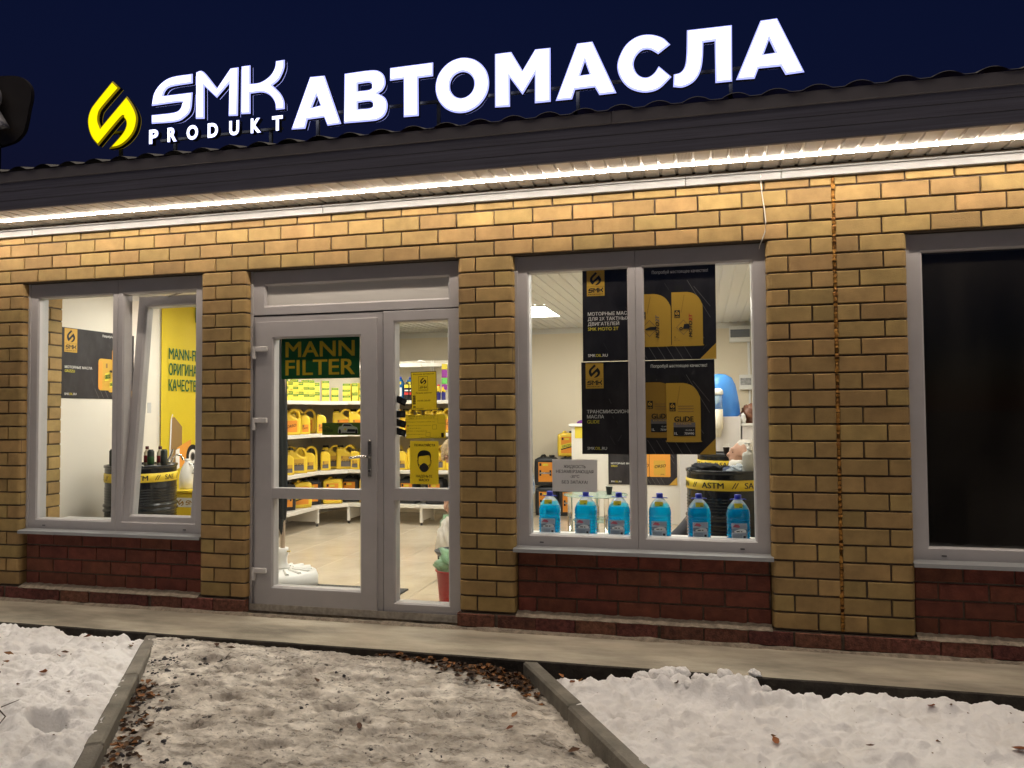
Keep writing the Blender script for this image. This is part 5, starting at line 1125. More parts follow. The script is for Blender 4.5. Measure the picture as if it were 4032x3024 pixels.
# additive bottles on the left drum
def small_bottle(x, y, lab, tall, body, capm_, band):
    t = empty('additive_bottle', (x, y, FZ+.951), random.uniform(0, 6), lab, 'bottle', 'small bottles standing on the left drum')
    mb = MB(); mb.lathe([(.026, 0), (.027, .004), (.027, .105 if tall else .115), (.013, .128), (.013, .135)] if tall else [(.027, 0), (.0275, .005), (.0275, .125), (.024, .132)], 14); mb.build('body', body, t)
    mb = MB(); mb.lathe([(.0145, .135), (.0145, .160), (0, .160)] if tall else [(.020, .1325), (.020, .140), (0, .141)], 12); mb.build('cap', capm_, t)
    mb = MB(); mb.lathe([(.0276, .020), (.0281, .021), (.0281, .080), (.0276, .081)], 14); mb.build('label_band', band, t)
BRN = mat('cap_brown', (.08, .02, .012), .4); LAB = mat('can_dark', (.03, .035, .03), .35); BR = mat('label_dark_red', (.25, .02, .02), .5); BEI = mat('bottle_beige', (.62, .55, .40), .4)
small_bottle(.30, .75, 'dark can on the left drum, nearest its left rim', False, LAB, BLACK, LAB); small_bottle(.41, .75, 'dark can on the left drum, mostly behind the window mullion', False, LAB, BLACK, PGREY)
small_bottle(.562, .74, 'dark can on the left drum, just right of the sash edge', False, LAB, BLACK, PGREY); small_bottle(.505, .92, 'pale bottle with a brown cap and red label on the left drum, left one', True, BEI, BRN, BR)
small_bottle(.680, .75, 'dark can with green print in the middle of the left drum', False, LAB, BLACK, mat('label_green_dark', (.03, .09, .02), .5)); small_bottle(.645, .91, 'pale bottle with a brown cap and red label on the left drum, right one', True, BEI, BRN, BR)
small_bottle(.770, .80, 'dark can on the left drum, nearest its right rim', False, LAB, BLACK, LAB)
mb = MB(); mb.tube([(.74,.93,.865),(.745,.95,.912),(.765,.97,.937),(.80,.98,.93),(.82,.985,.89)], .009, 8); mb.tube([(.71,.90,.862),(.735,.93,.93),(.75,.94,.985)], .011, 8); tag(mb.build('pump_tap', CHROME), 'chrome spout clamped to the right rim of the left drum', 'tap')
# white jug and yellow box right of the left drum
t = empty('jug', (.475, 1.50, .586), 0, 'tall white plastic jug standing on the yellow box', 'jug'); mb = MB(); mb.lathe([(.066,0),(.072,.006),(.072,.10),(.060,.17),(.036,.225),(.024,.245),(.024,.26)], 20); mb.build('body', mat('jug_white', (.72, .70, .66), .45), t); mb = MB(); mb.tube([(.03,-.01,.235),(.065,-.02,.23),(.085,-.025,.19),(.072,-.02,.14)], .009, 8); mb.build('handle', MATS['jug_white'], t); mb = MB(); mb.lathe([(.026,.2605),(.026,.28),(0,.28)],14); mb.build('cap', WHITE, t)
t = empty('yellow_crate', (.41, 1.36, FZ), 0, 'yellow box with a white label beside the left drum', 'box'); mb = MB(); mb.cbox(0, .40, 0, .36, 0, .66, .012); mb.build('body', mat('crate_yellow', (.74, .53, .03), .4), t); mb = MB(); mb.cbox(-.008, .408, -.008, .368, .661, .685, .006); mb.build('lid', MATS['crate_yellow'], t)
pr = Print(); pr.rect(.06, .30, .53, .615, PWHITE, 1); emblem(pr, .075, .54, .06, .065, PGOLD2, 2); smk(pr, .155, .55, .12, .045, PGOLD2, 2); pr.build(t)
t = empty('wall_paper_note', (LX+.002, 1.46, 1.30), R(90), 'small grey card on the side wall between sash and banner', 'card'); mb = MB(); mb.box(0, .05, 0, .002, 0, .10); mb.build('card', mat('card_grey', (.5, .5, .5), .6), t)

# ------------------------------------------------------------------ things by the right window
LIQ = bpy.data.materials.new('washer_fluid'); LIQ.use_nodes = True; MATS['washer_fluid'] = LIQ
def fluid(m, ca, cb, fz):
    n = m.node_tree.nodes; l = m.node_tree.links; b = n['Principled BSDF']
    b.inputs['Roughness'].default_value = 0.06; b.inputs['IOR'].default_value = 1.27; b.inputs['Transmission Weight'].default_value = 0.92; b.inputs['Coat Weight'].default_value = 0.6; b.inputs['Coat Roughness'].default_value = 0.05
    tc = n.new('ShaderNodeTexCoord'); sp = n.new('ShaderNodeSeparateXYZ'); l.new(tc.outputs['Object'], sp.inputs[0])
    gt = n.new('ShaderNodeMath'); gt.operation = 'GREATER_THAN'; gt.inputs[1].default_value = fz; l.new(sp.outputs['Z'], gt.inputs[0])
    mx = n.new('ShaderNodeMixRGB'); mx.inputs[1].default_value = (*ca, 1); mx.inputs[2].default_value = (*cb, 1); l.new(gt.outputs[0], mx.inputs[0]); l.new(mx.outputs[0], b.inputs['Base Color'])
fluid(LIQ, (0.0, 0.52, 0.95), (0.80, 0.86, 0.92), .205)
_n = LIQ.node_tree.nodes; _l = LIQ.node_tree.links; _t = _n.new('ShaderNodeBsdfTranslucent'); _l.new(_n['Principled BSDF'].inputs['Base Color'].links[0].from_socket, _t.inputs[0])
_m = _n.new('ShaderNodeMixShader'); _m.inputs[0].default_value = 0.30; _l.new(_n['Principled BSDF'].outputs[0], _m.inputs[1]); _l.new(_t.outputs[0], _m.inputs[2]); _l.new(_m.outputs[0], _n['Material Output'].inputs[0])
BCAP = mat('cap_royal_blue', (.035, .055, .50), .35); LBL = mat('label_pale_blue', (.55, .62, .72), .6, transl=.4); TAGY = mat('price_tag_yellow', (.85, .70, .04), .6, transl=.5)
def washer_proto():
    t = empty('washer_fluid_bottle'); r0 = .073
    prof = [(.055, 0), (.070, .006), (r0, .016)]
    for i in range(7): z = .026+i*.0195; prof += [(r0-.0045, z), (r0, z+.006), (r0, z+.013)]
    prof += [(r0, .170), (r0-.003, .190), (r0-.012, .213), (r0-.028, .238), (r0-.044, .256), (.020, .266), (.0195, .275)]
    n = 36; vs = []; fs = []
    for (r_, z) in prof:
        for k in range(n):
            a = 2*math.pi*k/n; c_, s_ = math.cos(a), math.sin(a); sq = 1/(abs(c_)**4+abs(s_)**4)**.25; q = 1+(sq-1)*(.75 if r_ > .05 else .2)
            vs.append((r_*q*c_, r_*q*s_*.92, z))
    for i in range(len(prof)-1):
        for k in range(n): fs.append((i*n+k, i*n+(k+1) % n, (i+1)*n+(k+1) % n, (i+1)*n+k))
    fs.append(tuple(range(n))[::-1]); fs.append(tuple((len(prof)-1)*n+k for k in range(n)))
    mb = MB(); mb.add(vs, fs, 0, True); mb.build('bottle', LIQ, t)
    mb = MB(); mb.lathe([(.0205, .2665), (.0215, .268), (.0215, .290), (.019, .2935), (0, .2935)], 18); mb.build('cap', BCAP, t)
    mb = MB(); mb.lathe([(.022, .262), (.030, .2625), (.030, .2660), (.022, .2662)], 18); mb.tube([(-.020,0,.264),(-.040,.004,.264),(-.048,.0,.262),(-.040,-.006,.264),(-.02,0,.264)], .0028, 6); mb.tube([(.020,0,.264),(.042,.004,.264),(.050,.0,.262),(.042,-.006,.264),(.02,0,.264)], .0028, 6); mb.build('carry_ring', BCAP, t)
    pr = Print(); pr.rect(-.052, .044, .020, .118, LBL, 1); pr.rect(-.052, .044, .060, .082, mat('label_grey_blue', (.20, .25, .33), .6), 2)
    pr.shape([catmull([(-.030,.058),(.030,.058),(.038,.068),(.028,.080),(.0,.083),(-.024,.074),(-.036,.070)], 3, 80)], mat('print_white_car', (.75, .77, .80), .5), 3); pr.rect(-.022, -.002, .064, .070, PBLK, 4); pr.rect(.004, .014, .064, .070, PBLK, 4)
    pr.shape([[(-.046,.094),(-.03,.112),(-.01,.108),(.002,.096),(-.01,.090),(-.03,.094)]], mat('print_pink_red', (.50, .12, .18), .5), 3); pr.rect(.02, .034, .026, .040, TXT, 3)
    for i in range(3): pr.rect(-.046, .012, .028+.008*i, .031+.008*i, MATS['label_grey_blue'], 3)
    pr.rect(-.030, .030, .002, .014, TAGY, 2, 'price_tag')
    pr.build(t)
    for c in t.children:
        if c.name.startswith(('printed', 'price')): c.location = (0, -.0705, 0)
    pr2 = MB(); pr2.add([(-.030,-.0565,.213),(.022,-.0565,.213),(.022,-.044,.241),(-.030,-.044,.241)], [(0,1,2,3)]); pr2.build('price_tag', TAGY, t)
    q2 = MB(); q2.add([(.000,-.0575,.2145),(.018,-.0575,.2145),(.018,-.0545,.222),(.000,-.0545,.222)], [(0,1,2,3)]); q2.build('printed_price', mat('print_olive', (.25, .18, .02), .6), t)
    return t
wp = washer_proto()
WL = ['leftmost of the six blue washer-fluid bottles, in front of the black jerrycans', 'blue washer-fluid bottle below the right half of the white notice', 'blue washer-fluid bottle just left of the window mullion',
      'blue washer-fluid bottle just right of the window mullion', 'blue washer-fluid bottle in front of the left rim of the drum', 'rightmost of the six blue washer-fluid bottles']
for i, (x, a) in enumerate(((4.186, 3), (4.434, -6), (4.657, -2), (4.925, 2), (5.176, 10), (5.421, 6))):
    t = wp if i == 0 else copy_tree(wp); t.location = (x, .352+.004*math.sin(i*2), .4505); t.rotation_euler = (0, 0, R(a)); tag(t, WL[i], 'bottle', 'blue washer-fluid bottles on the window board')
# jerrycans left of the counter
def jer(key, x, z, lab, y=5.22, sc=1.24, a=3): place(key, x, y, z, R(a), lab, 'jerrycan', 'black jerrycans beside the white counter', sc)
jer('jb', 3.02, FZ, 'black jerrycan left of the counter, bottom of the left stack'); jer('jb', 3.34, FZ, 'black jerrycan left of the counter, bottom of the right stack'); jer('jb', 3.015, FZ+.392, 'black jerrycan left of the counter, top of the left stack', a=5); jer('jb', 3.335, FZ+.392, 'black jerrycan under the yellow one, beside the counter', a=2)
place('jy', 3.33, 5.24, FZ+.784, R(8), 'yellow jerrycan on top of the black ones beside the counter', 'jerrycan', None, 1.02)
# white counter
t = empty('counter', (0, 0, 0), 0, 'white shop counter behind the hanging posters', 'counter')
mb = MB(); mb.cbox(3.60, 5.10, 4.75, 5.35, FZ+.001, 1.09, .004); mb.build('body', mat('counter_white', (.74, .70, .64), .45), t); mb = MB(); mb.cbox(3.57, 5.13, 4.72, 5.38, 1.091, 1.125, .004); mb.build('countertop', WHITE, t)
o = sheet('yellow_card', .125, .15, mat('card_yellow', (.72, .56, .05), .6), (3.645, 4.745, .945), 0, 'plain yellow square card on the left end of the white counter', 'card')
mb = MB(); mb.lathe([(.0,.0),(.12,.004),(.13,.018),(.09,.045),(0,.055)], 16); o = mb.build('packet', mat('packet_violet', (.22, .05, .35), .25), None, (3.80, 4.95, 1.1255)); o.scale = (1.3, .7, 1); tag(o, 'shiny violet packet lying on the counter top', 'packet')
# round glass coffee table
t = empty('coffee_table', (4.06, 3.55, FZ), 0, 'round glass coffee table with chrome legs', 'table')
mb = MB(); mb.lathe([(0,.470),(.345,.470),(.352,.474),(.352,.478),(.345,.482),(0,.482)], 48); mb.build('tabletop', mat('table_glass', (.55, .68, .62), .05, alpha=.35), t)
for (x, y) in ((-.26,-.12),(.15,-.26),(.27,.04),(-.02,.28)): mb = MB(); mb.lathe([(.045,0),(.045,.008),(.028,.012),(.028,.462),(.035,.469)], 16, (x, y, 0)); mb.build('leg', CHROME, t)
mb = MB(); mb.lathe([(0,.20),(.25,.20),(.25,.208),(0,.208)], 36); mb.build('lower_shelf', MATS['table_glass'], t)
def cup(loc, lab, m, sc=1.0, g_=None):
    t = empty('paper_cup', loc, 0, lab, 'cup', g_); mb = MB(); mb.lathe([(.026*sc,0),(.038*sc,.088*sc),(.041*sc,.090*sc),(.041*sc,.094*sc),(.036*sc,.092*sc),(.024*sc,.003)], 18, (0,0,0), 0, True, [0,1,1,1,0,0]); mb.build('body', [m, WHITE], t)
cup((4.213, 3.52, FZ+.4825), 'black paper cup on the round glass table', BLACK)
cup((5.43, 3.10, .8435), 'dark cup holding white sticks on the farther drum, left one', mat('cup_brown', (.05, .035, .03), .5), .85); cup((5.53, 3.06, .8435), 'dark cup on the farther drum, right one behind the seated person', MATS['cup_brown'], .85)
t = empty('stirrer_bundle', (5.43, 3.10, .850), 0, 'white stirring sticks standing in the left dark cup', 'sticks')
for i in range(9): mb = MB(); a = i*.7; mb.tube([(.008*math.cos(a), .008*math.sin(a), 0), (.028*math.cos(a), .028*math.sin(a), .105)], .0025, 5); mb.build('stick', WHITE, t)
# things on the nearer drum
def blob(name, r, seed, amp, sq=(1, 1, 1), seg=36, fr=3.0, m=None, parent=None, loc=(0, 0, 0), flat=True, crumple=0.0):
    mb = MB(); nb_ = seg//2; prof = [(math.sin(math.pi*i/nb_), -math.cos(math.pi*i/nb_)) for i in range(nb_+1)]; prof[0] = (1e-5, -1); prof[-1] = (1e-5, 1); mb.lathe(prof, seg)
    V = np.array(mb.v); n_ = fbm(V[:, 0]+V[:, 2]*.7+9, V[:, 1]-V[:, 2]*.5+9, fr, seed, 4)-.5; c_ = crumple*np.abs(fbm(V[:, 0]*1.3+V[:, 2]*.9+5, V[:, 1]*1.2-V[:, 2]*.8+5, fr*1.6, seed+50, 3)*2-1); V = V*(1+amp*n_[:, None]*2-c_[:, None])*r*np.array(sq)
    if flat: V[:, 2] = np.maximum(V[:, 2], -r*sq[2]*.72)+r*sq[2]*.72
    mb.v = [tuple(p) for p in V]; return mb.build(name, m, parent, loc)
o = blob('wool_hat', .125, 4, .25, (1.05, .75, .45), seg=48, crumple=.5, m=mat('wool_charcoal', (.035, .036, .042), .9, bump=.8, bscale=160), loc=(5.22, .93, .8185)); tag(o, 'crumpled charcoal knitted hat on the left of the nearer drum', 'hat')
o = blob('glove', .07, 8, .3, (1.0, .8, .42), m=mat('glove_navy', (.03, .045, .10), .8), loc=(5.40, 1.08, .8185)); tag(o, 'navy glove lying between the hat and the plastic wrapper', 'glove')
o = blob('plastic_wrapper', .095, 12, .5, (1.1, .8, .5), seg=56, crumple=.9, fr=3, m=mat('wrapper_clear', (.75, .80, .84), .12, alpha=.45, transm=0), loc=(5.47, .97, .8185)); tag(o, 'crinkled clear plastic wrapper beside the pump bottle', 'wrapper')
t = empty('pump_bottle', (5.525, .86, .8180), 0, 'white pump bottle standing on the right side of the nearer drum', 'bottle')
PB = mat('pump_white', (.66, .65, .60), .4, transl=.3)
mb = MB(); pts = []
prof = [(.046,0),(.049,.006),(.049,.150),(.044,.166),(.018,.178),(.016,.186)]; mb.lathe(prof, 24); mb.v = [(a, b*.72, c) for a, b, c in mb.v]; mb.build('body', PB, t)
mb = MB(); mb.lathe([(.017,.1865),(.017,.205),(.006,.207),(.006,.228),(.013,.229),(.013,.238),(0,.240)], 16); mb.tube([(0,0,.234),(-.03,-.006,.236),(-.036,-.007,.230)], .0045, 8); mb.build('pump', WHITE, t)
# white cabinet with water cooler bits in the right corner
t = empty('cabinet', (0, 0, 0), 0, 'white cabinet in the right corner carrying the blue bag', 'cabinet'); mb = MB(); mb.cbox(4.95, 5.615, 4.05, 4.46, FZ+.001, 1.212, .005); mb.build('body', mat('cabinet_white', (.70, .67, .68), .45), t)
t = empty('side_shelf', (0, 0, 0), 0, 'lower white side table right of the cabinet', 'table'); mb = MB(); mb.cbox(5.62, 5.865, 4.05, 4.46, 1.110, 1.135, .003); mb.build('tabletop', WHITE, t); mb = MB(); mb.cbox(5.63, 5.86, 4.07, 4.45, FZ+.001, 1.1095, .004); mb.build('body', MATS['cabinet_white'], t)
mb = MB(); prof = [(.19,0),(.215,.02),(.21,.12),(.195,.25),(.175,.36),(.135,.44),(.07,.478),(.0,.487)]; mb.lathe(prof, 40)
V = np.array(mb.v); d_ = fbm(V[:,0]*3+5, V[:,2]*4+V[:,1]*3+5, 2.2, 6, 4)-.5; sc_ = (1+.13*d_)[:, None]; V[:, :2] *= sc_; mb.v = [tuple(p) for p in V]
o = mb.build('plastic_bag', mat('bag_blue', (.12, .40, .85), .22, transl=.45, bump=.6, bscale=14), None, (5.40, 4.25, 1.2125)); tag(o, 'big blue plastic bag pulled over a water bottle on the cabinet', 'bag')
t = empty('cup_dispenser', (5.37, 4.0, 0), 0, 'white tube holding paper cups in front of the blue bag', 'dispenser')
mb = MB(); mb.lathe([(.058,1.455),(.062,1.47),(.060,1.505),(.035,1.525),(0,1.53)], 20); mb.build('lid', WHITE, t); mb = MB(); mb.lathe([(.052,1.295),(.052,1.4545)], 20); mb.build('tube', mat('dispenser_clear', (.55, .72, .85), .1, alpha=.35), t); mb = MB(); mb.lathe([(.054,1.075),(.056,1.08),(.056,1.2945)], 20); mb.build('sleeve', mat('dispenser_cream', (.72, .67, .55), .5), t)
mb = MB(); mb.lathe([(.030,.985),(.042,1.070),(.045,1.0745)], 18); mb.build('cup', mat('cup_cream', (.75, .70, .58), .5), t); mb = MB(); mb.box(-.02, .02, .045, .049, 1.02, 1.5); mb.build('bracket', WHITE, t)
o = blob('handbag', .16, 15, .25, (.9, .7, .8), seg=48, crumple=.5, m=mat('leather_brown', (.16, .06, .03), .45), loc=(5.755, 4.22, 1.1355)); tag(o, 'slouched brown leather bag at the right edge of the side table', 'bag')
o = blob('tissue', .05, 19, .4, (.6, .6, 1.3), m=WHITE, loc=(5.645, 4.12, 1.1355)); tag(o, 'white tissue propped against the brown bag', 'tissue')
def fuse_box(x0, x1, z0, z1, lab, cov):
    t = empty('fuse_box', (0, 0, 0), 0, lab, 'electric box'); mb = MB(); mb.cbox(x0, x1, BY-.09, BY-.001, z0, z1, .006); mb.build('body', WHITE, t)
    mb = MB(); mb.cbox(x0+.012, x1-.012, BY-.096, BY-.0905, z0+.06, z1-.045, .002); mb.build('cover', cov, t)
fuse_box(5.560, 5.826, 2.165, 2.372, 'white fuse box with a smoked cover high in the right corner', mat('smoked_cover', (.16, .17, .19), .2)); fuse_box(5.675, 5.830, 1.545, 1.74, 'smaller white switch box below the fuse box', mat('switch_cover', (.20, .20, .20), .3, col2=(.45,.45,.45), vscale=30))
mb = MB(); mb.cbox(5.785, 5.815, BY-.03, BY-.001, 1.741, 2.164, .003); mb.cbox(5.79, 5.815, BY-.03, BY-.001, 1.15, 1.544, .003); tag(mb.build('cable_duct', WHITE), 'white cable duct between the two electric boxes', 'cable duct')

# ------------------------------------------------------------------ inside the door
t = empty('parasol_stand', (1.925, .745, FZ), 0, 'round white parasol base just inside the door', 'parasol stand')
mb = MB(); mb.lathe([(.255,0),(.275,.015),(.278,.075),(.262,.120),(.225,.135),(.06,.150),(.052,.155)], 48); mb.build('body', WHITE, t)
for i in range(14): a = i*2*math.pi/14; mb = MB(); mb.tube([(.085*math.cos(a), .085*math.sin(a), .147), (.23*math.cos(a), .23*math.sin(a), .134)], [.012, .016], 6); mb.build('rib', WHITE, t)
mb = MB(); mb.lathe([(.060,.1555),(.048,.165),(.036,.20),(.034,.24),(.044,.262),(.044,.312),(.030,.3125)], 20); mb.build('socket', WHITE, t); mb = MB(); mb.tube([(.03,0,.285),(.075,-.015,.29)], .006, 6); mb.build('clamp_screw', mat('screw_yellow', (.6, .42, .05), .4), t)
t = empty('parasol', (1.925, .745, FZ), 0, 'folded dark parasol standing in the white base', 'parasol'); mb = MB(); mb.tube([(0,0,.16),(0,0,2.05)], .019, 12); mb.build('pole', mat('pole_wood', (.45, .34, .24), .5), t)
mb = MB(); prof = [(.020,.475),(.030,.50),(.038,.60),(.044,.75),(.046,1.1),(.040,1.6),(.028,1.95),(.02,2.06),(0,2.07)]; n = 24; vs = []
for i, (r_, z) in enumerate(prof):
    for k in range(n): a = 2*math.pi*k/n; q = r_*(1+.22*math.sin(a*6+z*2)); vs.append((q*math.cos(a)-.004-.010*z, q*math.sin(a), z+(.06*math.sin(a*2+1) if i < 2 else 0)))
mb.add(vs, [(i*n+k, i*n+(k+1) % n, (i+1)*n+(k+1) % n, (i+1)*n+k) for i in range(len(prof)-1) for k in range(n)], 0, True); mb.build('canopy', mat('canopy_dark', (.02, .024, .025), .85), t)
t = empty('doormat', (0, 0, 0), 0, 'black rubber doormat with a raised pattern inside the door', 'doormat'); mb = MB(); mb.cbox(2.10, 2.955, .39, .86, FZ+.0005, FZ+.012, .004); mb.build('mat', mat('rubber_black', (.03, .03, .03), .7), t)
mb = MB()
for i in range(28):
    for j in range(15):
        x = 2.125+i*.030+(.015 if j % 2 else 0); y = .41+j*.030
        if x < 2.94: mb.add([(x-.009,y,FZ+.0125),(x,y-.009,FZ+.0125),(x+.009,y,FZ+.0125),(x,y+.009,FZ+.0125),(x,y,FZ+.017)], [(0,1,4),(1,2,4),(2,3,4),(3,0,4)])
tag(mb.build('stud', mat('rubber_grey', (.16, .15, .14), .6), t), kind='stuff')
t = empty('bucket', (3.435, .53, FZ), 0, 'red plastic bucket with a green bag in it, inside the sidelight', 'bucket'); mb = MB(); mb.lathe([(.098,0),(.104,.005),(.125,.235),(.134,.240),(.134,.252),(.126,.250),(.102,.012),(0,.012)], 36); mb.build('body', mat('bucket_red', (.50, .035, .035), .35), t)
BAGG = mat('bag_green', (.62, .80, .64), .25, transl=.5, alpha=.48)
o = blob('plastic_bag', .135, 23, .6, (1.1, .9, .95), seg=64, fr=2.4, crumple=.9, m=BAGG, loc=(3.42, .55, FZ+.17)); tag(o, 'rumpled pale green bag spilling out of the red bucket', 'bag')
t = empty('basket', (3.18, 1.28, FZ), 0, 'black slotted basket behind the red bucket', 'basket'); mb = MB(); mb.lathe([(.10,0),(.12,.17),(.122,.17)], 30); mb.lathe([(.122,.20),(.150,.235),(.156,.245),(.148,.248),(.118,.205)], 30); mb.build('body', BLACK, t)
for i in range(20): a = i*2*math.pi/20; mb = MB(); mb.tube([(.121*math.cos(a), .121*math.sin(a), .168), (.123*math.cos(a), .123*math.sin(a), .203)], .005, 5); mb.build('slat', BLACK, t)
o = blob('plastic_bag', .18, 27, .3, (.72, .7, 1.35), seg=56, fr=2.0, crumple=.5, m=mat('bag_white', (.80, .76, .70), .35, transl=.45), loc=(2.93, 1.95, FZ)); tag(o, 'white carrier bag on the floor below the stooping person', 'bag')

# ------------------------------------------------------------------ people
def capsules(mb, segs):
    for (a, b, ra, rb) in segs:
        a, b = Vector(a), Vector(b); d = (b-a); n_ = max(2, int(d.length/0.03)+1)
        P = [a-d.normalized()*ra*.8, a-d.normalized()*ra*.45] + [a+d*(i/n_) for i in range(n_+1)] + [b+d.normalized()*rb*.45, b+d.normalized()*rb*.8]
        rr_ = [ra*.55, ra*.88] + [ra+(rb-ra)*i/n_ for i in range(n_+1)] + [rb*.88, rb*.55]
        mb.tube(P, rr_, 12)
def ball(mb, c, r): 
    prof = [(max(1e-4, math.sin(math.pi*i/10)), -math.cos(math.pi*i/10)) for i in range(11)]; k = len(mb.v); mb.lathe(prof, 16); mb.v[k:] = [(c[0]+p[0]*r[0], c[1]+p[1]*r[1], c[2]+p[2]*r[2]) for p in mb.v[k:]]
def fused(name, mb, m, parent, vox=.012, sm=6):
    o = mb.build(name, m, parent); r_ = o.modifiers.new('r', 'REMESH'); r_.mode = 'VOXEL'; r_.voxel_size = vox; r_.use_smooth_shade = True
    s_ = o.modifiers.new('s', 'SMOOTH'); s_.factor = .5; s_.iterations = sm; return o
SKIN = mat('skin', (.50, .29, .21), .55)
def head(mb, c, fwd, up=(0, 0, 1), s=1.0):
    f = Vector(fwd).normalized(); u = Vector(up).normalized(); l = u.cross(f).normalized(); u = f.cross(l); c = Vector(c)
    def P(a, b, d): return tuple(c+f*a*s+l*b*s+u*d*s)
    capsules(mb, [(P(-.015,0,.035), P(.0,0,.03), .085*s, .078*s), (P(.02,0,.0), P(.035,0,-.075), .066*s, .038*s), (P(.085,0,.01), P(.106,0,-.022), .010*s, .016*s), (P(.082,-.014,-.050), P(.082,.014,-.050), .011*s, .011*s), (P(.080,-.012,-.064), P(.080,.012,-.064), .010*s, .010*s), (P(.070,0,-.095), P(.062,0,-.098), .020*s, .020*s),
                  (P(.078,-.035,.030), P(.078,.035,.030), .014*s, .014*s), (P(-.005,.075,-.005), P(-.015,.080,.025), .014*s, .016*s), (P(-.005,-.075,-.005), P(-.015,-.080,.025), .014*s, .016*s), (P(-.03,0,-.06), P(-.05,0,-.16), .055*s, .058*s)])
    return P
def eyes(P, parent, s=1.0):
    for b in (-.032, .032):
        mb = MB(); ball(mb, P(.071, b, .008), (.007*s,)*3); mb.build('eye', mat('eye_dark', (.03, .02, .015), .2), parent)
# person resting behind the nearer drum, face in profile to the left
t = empty('person', (0, 0, 0), 0, 'seated person in profile behind the pump bottle, white mask lowered, grey trousers', 'person')
hc = (5.515, 1.93, .915); mb = MB(); Pf = head(mb, hc, (-1, -.12, .16), (.16, 0, 1))
sh = Vector((5.66, 1.98, .66)); hip = Vector((5.62, 2.0, .34))
capsules(mb, [(sh+Vector((0,-.14,.02)), sh+Vector((0,.14,.02)), .075, .075), (sh, hip, .13, .14), (hip+Vector((0,-.08,0)), (5.22,1.72,.47), .085, .060), ((5.22,1.72,.47), (4.84,1.55,.10), .055, .040), (hip+Vector((0,.10,0)), (5.20,1.98,.45), .085, .060), ((5.20,1.98,.45), (4.86,1.86,.06), .055, .040), ((4.84,1.55,.06),(4.76,1.52,-.05),.042,.035), ((4.86,1.86,.04),(4.77,1.84,-.05),.042,.035)])
capsules(mb, [(sh+Vector((0,-.17,0)), (5.52,1.76,.47), .048, .040), ((5.52,1.76,.47), (5.34,1.74,.53), .036, .028), (sh+Vector((0,.17,0)), (5.50,2.18,.47), .048, .040), ((5.50,2.18,.47), (5.32,2.08,.52), .036, .028)])
for (hx, hy, hz) in ((5.30,1.74,.535),(5.28,2.07,.525)):
    capsules(mb, [((hx+.02,hy,hz),(hx-.03,hy,hz),.026,.026)]+[((hx-.04,hy-.027+.018*q,hz),(hx-.085-(.01 if q in (1,2) else 0),hy-.03+.02*q,hz-.015),.0085,.007) for q in range(4)]+[((hx-.01,hy-.025,hz),(hx-.05,hy-.05,hz),.010,.008)])
fused('body', mb, SKIN, t, .011, 5); eyes(Pf, t)
mb = MB(); capsules(mb, [(Pf(-.045,0,.055), Pf(-.01,0,.062), .088, .070), (Pf(-.06,0,.02), Pf(-.07,0,-.03), .070, .055)]); fused('knit_cap', mb, mat('cap_off_white', (.62, .58, .53), .9, bump=.8, bscale=120), t, .012, 4)
mb = MB(); capsules(mb, [(Pf(.035,0,-.085), Pf(.045,0,-.11), .056, .046), (Pf(.0,.062,-.06), Pf(.04,.03,-.085), .02, .025), (Pf(.0,-.062,-.06), Pf(.04,-.03,-.085), .02, .025)]); fused('mask', mb, mat('mask_white', (.76, .74, .70), .8), t, .010, 4)
mb = MB(); capsules(mb, [(sh+Vector((0,-.14,.02)), sh+Vector((0,.14,.02)), .088, .088), (sh, hip, .145, .155), (sh+Vector((0,-.17,0)), (5.52,1.76,.47), .060, .052), ((5.52,1.76,.47), (5.37,1.74,.525), .048, .040), (sh+Vector((0,.17,0)), (5.50,2.18,.47), .060, .052), ((5.50,2.18,.47), (5.35,2.09,.515), .048, .040)]); fused('jacket', mb, mat('jacket_pale', (.58, .60, .62), .8), t, .014, 5)
mb = MB(); capsules(mb, [(hip+Vector((0,-.08,0)), (5.22,1.72,.47), .098, .074), ((5.22,1.72,.47), (4.86,1.56,.13), .068, .058), (hip+Vector((0,.10,0)), (5.20,1.98,.45), .098, .074), ((5.20,1.98,.45), (4.88,1.87,.09), .068, .058)]); fused('trousers', mb, mat('trousers_grey', (.055, .055, .065), .9), t, .014, 5)
mb = MB(); capsules(mb, [((4.84,1.55,-.035),(4.72,1.50,-.06),.050,.040),((4.86,1.86,-.035),(4.73,1.83,-.06),.050,.040)]); fused('shoes', mb, BLACK, t, .012, 3)
mb = MB(); mb.cbox(5.38, 5.84, 1.72, 2.22, .14, .20, .01); ST = empty('bench', (0,0,0), 0, 'low dark seat under the resting person, hidden by the drum', 'bench'); mb.build('seat', mat('seat_dark', (.04,.04,.045), .7), ST)
for (a, b) in ((5.41,1.75),(5.81,1.75),(5.41,2.19),(5.81,2.19)): mb = MB(); mb.box(a-.02, a+.02, b-.02, b+.02, FZ, .1395); mb.build('leg', CHROME, ST)
